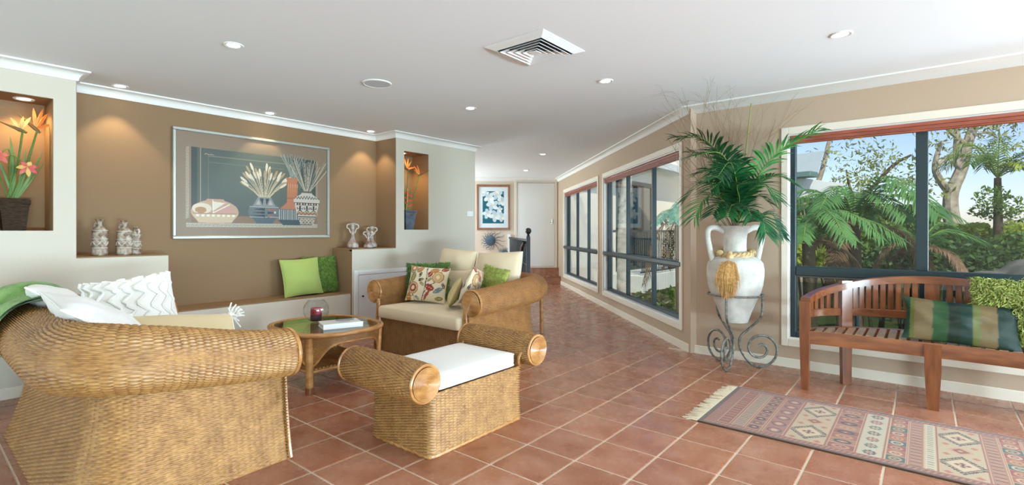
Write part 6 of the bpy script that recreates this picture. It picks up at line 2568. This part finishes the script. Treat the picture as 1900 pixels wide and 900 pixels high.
def bush(x, y, D, r, n, size, leaf, label, name='shrub', group=None):
    c = P(x, y, D)
    base = np.array([c[0], c[1], gz])
    bl = [(c, r)] + [(c + gl.normal(0, r * .55, 3) * np.array([1, 1, .6]), r * gl.uniform(.4, .7)) for _ in range(6)]
    return tree(name, label, base, [([base, (base + c) / 2 + .1, c], .06, .03), ([base, c + np.array([r * .5, 0, 0])], .04, .02), ([base, c + np.array([-r * .5, .1, .1])], .04, .02)],
                bl, n, size, leaf, M['bark_dark'], group, .5, 'shrub')


# gum tree with the forked pale trunk
base = gnd(1768, 17)
k1, k2 = P(1764, 392, 17), P(1766, 356, 17)
tree('gum_tree', 'tall gum tree with a forked pale grey trunk', base,
     [([base, P(1770, 440, 17), k1, k2, P(1785, 312, 17), P(1797, 262, 17), P(1812, 222, 17)], .27, .12),
      ([k2, P(1752, 345, 17), P(1736, 318, 17), P(1738, 290, 17), P(1748, 262, 17)], .15, .05),
      ([P(1785, 318, 17), P(1776, 300, 17), P(1775, 260, 17), P(1778, 225, 17)], .13, .06),
      ([P(1794, 270, 17), P(1772, 252, 17), P(1752, 235, 17)], .09, .04), ([P(1742, 305, 17), P(1758, 290, 17), P(1770, 286, 17)], .06, .03),
      ([P(1800, 255, 17), P(1830, 245, 17), P(1850, 255, 17)], .05, .02), ([P(1815, 216, 17), P(1835, 140, 17), P(1825, 40, 17)], .13, .06),
      ([P(1778, 225, 17), P(1765, 140, 17), P(1775, 40, 17)], .07, .03)],
     [(P(1745, 240, 17), .8), (P(1730, 290, 17), .7), (P(1805, 240, 16.5), .7), (P(1870, 250, 17.5), .9), (P(1725, 350, 17), .7), (P(1840, 215, 17), .8),
      (P(1770, 150, 17), 1.2), (P(1850, 110, 17), 1.2)], 1500, .10, M['leaf_gum'], M['bark'], hang=.8, asp=.32)
# leaning pale branches left
base = gnd(1485, 14)
tree('gum_tree', 'slender gum tree leaning across the left pane', base,
     [([base, P(1490, 390, 14), P(1515, 345, 14), P(1530, 300, 14), P(1538, 262, 14), P(1552, 225, 14)], .10, .035),
      ([P(1515, 345, 14), P(1540, 350, 14.4), P(1580, 365, 15)], .05, .02)],
     [(P(1570, 265, 14), .5), (P(1520, 290, 14), .4), (P(1600, 250, 14), .45), (P(1640, 275, 14.5), .4), (P(1545, 300, 14), .4), (P(1585, 330, 14), .6), (P(1545, 180, 14), 1.0)], 700, .07,
     M['leaf_gum'], M['bark'], hang=.8, asp=.32)
base = gnd(1620, 18)
tree('gum_tree', 'thin leafed gum with a long sloping branch', base,
     [([base, P(1590, 392, 18), P(1622, 345, 18), P(1660, 305, 18), P(1690, 288, 18)], .12, .04), ([P(1590, 392, 18), P(1575, 340, 18), P(1570, 315, 18)], .06, .02)],
     [(P(1600, 320, 18), .7), (P(1640, 300, 18), .6), (P(1670, 320, 18), .7), (P(1575, 350, 18), .8), (P(1690, 350, 18), .6), (P(1610, 290, 18), .5)], 800, .08, M['leaf_gum'], M['bark_dark'],
     hang=.4, asp=.4)
# background hedge of bushes
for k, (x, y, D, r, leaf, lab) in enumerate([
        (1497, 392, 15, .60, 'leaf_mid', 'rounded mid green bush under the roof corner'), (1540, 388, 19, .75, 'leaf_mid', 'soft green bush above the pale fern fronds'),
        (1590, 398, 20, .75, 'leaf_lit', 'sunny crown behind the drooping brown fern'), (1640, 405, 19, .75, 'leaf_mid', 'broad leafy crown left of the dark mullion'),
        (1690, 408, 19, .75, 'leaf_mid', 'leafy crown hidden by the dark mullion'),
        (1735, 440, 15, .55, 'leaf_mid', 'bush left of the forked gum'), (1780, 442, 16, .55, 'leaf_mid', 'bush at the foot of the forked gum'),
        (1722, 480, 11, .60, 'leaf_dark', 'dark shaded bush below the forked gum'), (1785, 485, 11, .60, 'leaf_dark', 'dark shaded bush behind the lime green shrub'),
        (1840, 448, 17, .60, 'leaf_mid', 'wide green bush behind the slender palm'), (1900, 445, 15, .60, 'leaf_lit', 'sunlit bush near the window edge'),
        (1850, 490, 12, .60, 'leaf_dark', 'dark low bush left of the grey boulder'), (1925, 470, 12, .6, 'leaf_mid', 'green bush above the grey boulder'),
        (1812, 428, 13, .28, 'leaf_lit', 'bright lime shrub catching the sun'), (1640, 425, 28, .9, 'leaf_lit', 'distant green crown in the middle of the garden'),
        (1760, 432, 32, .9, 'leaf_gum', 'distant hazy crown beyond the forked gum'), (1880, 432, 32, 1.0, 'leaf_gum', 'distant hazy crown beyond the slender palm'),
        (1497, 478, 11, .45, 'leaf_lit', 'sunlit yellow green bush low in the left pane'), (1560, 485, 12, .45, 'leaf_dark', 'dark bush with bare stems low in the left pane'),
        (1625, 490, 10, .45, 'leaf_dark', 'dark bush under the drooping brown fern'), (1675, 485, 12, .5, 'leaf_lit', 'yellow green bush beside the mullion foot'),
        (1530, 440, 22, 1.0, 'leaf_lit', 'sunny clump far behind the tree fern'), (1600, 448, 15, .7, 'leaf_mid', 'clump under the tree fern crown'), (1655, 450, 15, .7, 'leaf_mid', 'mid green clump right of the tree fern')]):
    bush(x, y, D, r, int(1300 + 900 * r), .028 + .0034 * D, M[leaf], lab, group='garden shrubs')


def fern(name, label, top, n, ln, mt, dead=0, seed=0, trunk=True, spread=(0, 360), dirs=None):
    rg = random.Random(seed)
    top = np.array(top, float)
    base = np.array([top[0], top[1], gz])
    t = thing(name, label, 'tree fern', tuple(base))
    if trunk:
        MB().tube([(0, 0, 0), (.03, 0, (top[2] - gz) * .5), tuple(top - base)], [.13, .10, .09], 10).build('trunk', M['bark_dark'], t, smooth=True)
    c = top - base
    for k in range(n + dead):
        a = R(rg.uniform(*spread))
        l_ = ln * rg.uniform(.75, 1.15)
        h_ = rg.uniform(.15, .45) * l_ if k < n else rg.uniform(-.05, .08) * l_
        dr = (.12 if k < n else -.75) * l_ * rg.uniform(.5, 1.5)
        ex = l_ * (1.0 if k < n else .75)
        e = np.array([math.cos(a), math.sin(a), 0])
        pts = [c, c + e * ex * .35 + np.array([0, 0, h_]), c + e * ex * .7 + np.array([0, 0, h_ * .8 - max(0, -dr) * .25]), c + e * ex + np.array([0, 0, (h_ * .2 if k < n else dr)])]
        frond(t, pts, 34, l_ * .20, .020 * ln / 1.6, mt if k < n else M['fern_dead'], droop=.45, stem_r=.014, start=.12, fold=.05, name='frond', jit=.15,
              stem_m=M['fern_dead'] if k >= n else M['palm_stem'], seg=2)
    return t


fern('tree_fern', 'large tree fern with broad green fronds and drooping brown ones', P(1585, 418, 8.6), 15, 1.5, M['fern'], 5, 3)
fern('tree_fern', 'low tree fern with fronds fanning across the left pane', P(1500, 452, 8.0), 11, 1.2, M['fern'], 3, 4)
fern('tree_fern', 'tree fern with brown drooping fronds beside the mullion', P(1705, 455, 9.0), 7, 1.0, M['fern'], 5, 8)
fern('tree_fern', 'teal tree fern seen through the corridor window', P(1262, 418, 8.5), 9, .85, M['palm_teal'], 2, 6)

# palms
base = gnd(1853, 12.5)
t = thing('slender_palm', 'slender palm with feathery crown in the right pane', 'palm', tuple(base))
b = np.array(base)
tp_ = P(1851, 330, 12.5)
MB().tube([(0, 0, 0), tuple((P(1852, 440, 12.5) - b)), tuple(tp_ - b)], [.12, .10, .07], 9).build('trunk', M['bark_dark'], t, smooth=True)
rg = random.Random(3)
for k in range(15):
    a = R(k * 24 + rg.uniform(-8, 8))
    l_ = rg.uniform(.75, 1.15)
    e = np.array([math.cos(a), math.sin(a), 0])
    c = tp_ - b
    hh = rg.uniform(.2, .95)
    frond(t, [c, c + e * l_ * .35 + np.array([0, 0, hh * .8]), c + e * l_ * .8 + np.array([0, 0, hh]), c + e * l_ * 1.1 + np.array([0, 0, hh * .55])], 22, .34, .016, M['leaf_lit' if k % 3 == 0 else 'leaf_mid'],
          droop=.4, stem_r=.016, start=.15, fold=.2, seg=2)
V_, F_ = leaves([(P(1838, 365, 12.3) - b, .35), (P(1818, 392, 12.6) - b, .22), (P(1872, 380, 12.1) - b, .3), (P(1890, 400, 12.3) - b, .22), (P(1850, 395, 12.6) - b, .3)], 620, .055, .45)
stuff(MB().add(V_, F_).build('lower_foliage', M['leaf_mid'], t))
base = gnd(1157, 9.2)
t = thing('courtyard_palm', 'ringed grey palm trunk outside the corridor window', 'palm', tuple(base))
b = np.array(base)
pts = [base, P(1155, 500, 9.2), P(1157, 420, 9.2), P(1162, 350, 9.2), P(1166, 300, 9.2), P(1168, 230, 9.2)]
Pc = bez([p - b for p in pts], 150)
MB().tube(Pc, np.linspace(.105, .085, len(Pc)) + .006 * (np.arange(len(Pc)) % 6 == 0), 14).build('trunk', M['palm_trunk'], t, smooth=True)
c = Pc[-1]
for k in range(9):
    a = R(k * 40)
    e = np.array([math.cos(a), math.sin(a), 0])
    frond(t, [c, c + e * .5 + np.array([0, 0, .6]), c + e * 1.2 + np.array([0, 0, .6]), c + e * 1.7], 22, .35, .016, M['leaf_mid'], seg=2, start=.15)

# garden seen low through the corridor window
for k, (x, y, D, r, leaf, lab) in enumerate([(1240, 570, 9.5, .4, 'leaf_mid', 'strappy green plant low in the courtyard'), (1205, 585, 10.5, .4, 'leaf_dark', 'dark clump at the foot of the house wing')]):
    bush(x, y, D, r, 700, .06, M[leaf], lab, group='courtyard plants')
# greenery reflected in the wing's glass doors
c = np.array([-2.6, 23, .9])
tree('garden_tree', 'leafy tree at the back of the courtyard', (-2.6, 23, gz), [([(-2.6, 23, gz), (-2.5, 23, 0), tuple(c)], .14, .06)],
     [(c, 1.3), (c + np.array([.8, .3, .6]), .8), (c + np.array([-.9, -.2, .5]), .8)], 2600, .11, M['leaf_mid'], M['bark_dark'])

# boulder
g_ = np.random.default_rng(2)
bm = MB()
th_, ph_ = np.meshgrid(np.linspace(0, math.pi, 22), np.linspace(0, 2 * math.pi, 34, endpoint=False), indexing='ij')
X = np.stack([np.sin(th_) * np.cos(ph_), np.sin(th_) * np.sin(ph_), np.cos(th_)], -1)
rad = 1 + .10 * np.sin(X[..., 0] * 5 + 1) + .08 * np.sin(X[..., 1] * 7) + .06 * np.sin(X[..., 2] * 9 + X[..., 0] * 6)
c = P(1912, 552, 9.5)
X = X * rad[..., None] * np.array([1.0, .8, .62]) + c
bm.grid(X[::-1], cv=True)
o = bm.build('boulder', mat('grey lichen rock', rgb(86, 86, 80), .95, .1, var=.3, vscale=3, vcol2=rgb(124, 122, 112), bump=.6, bscale=12), smooth=True)
tag(o, 'large grey boulder at the window corner', 'rock')
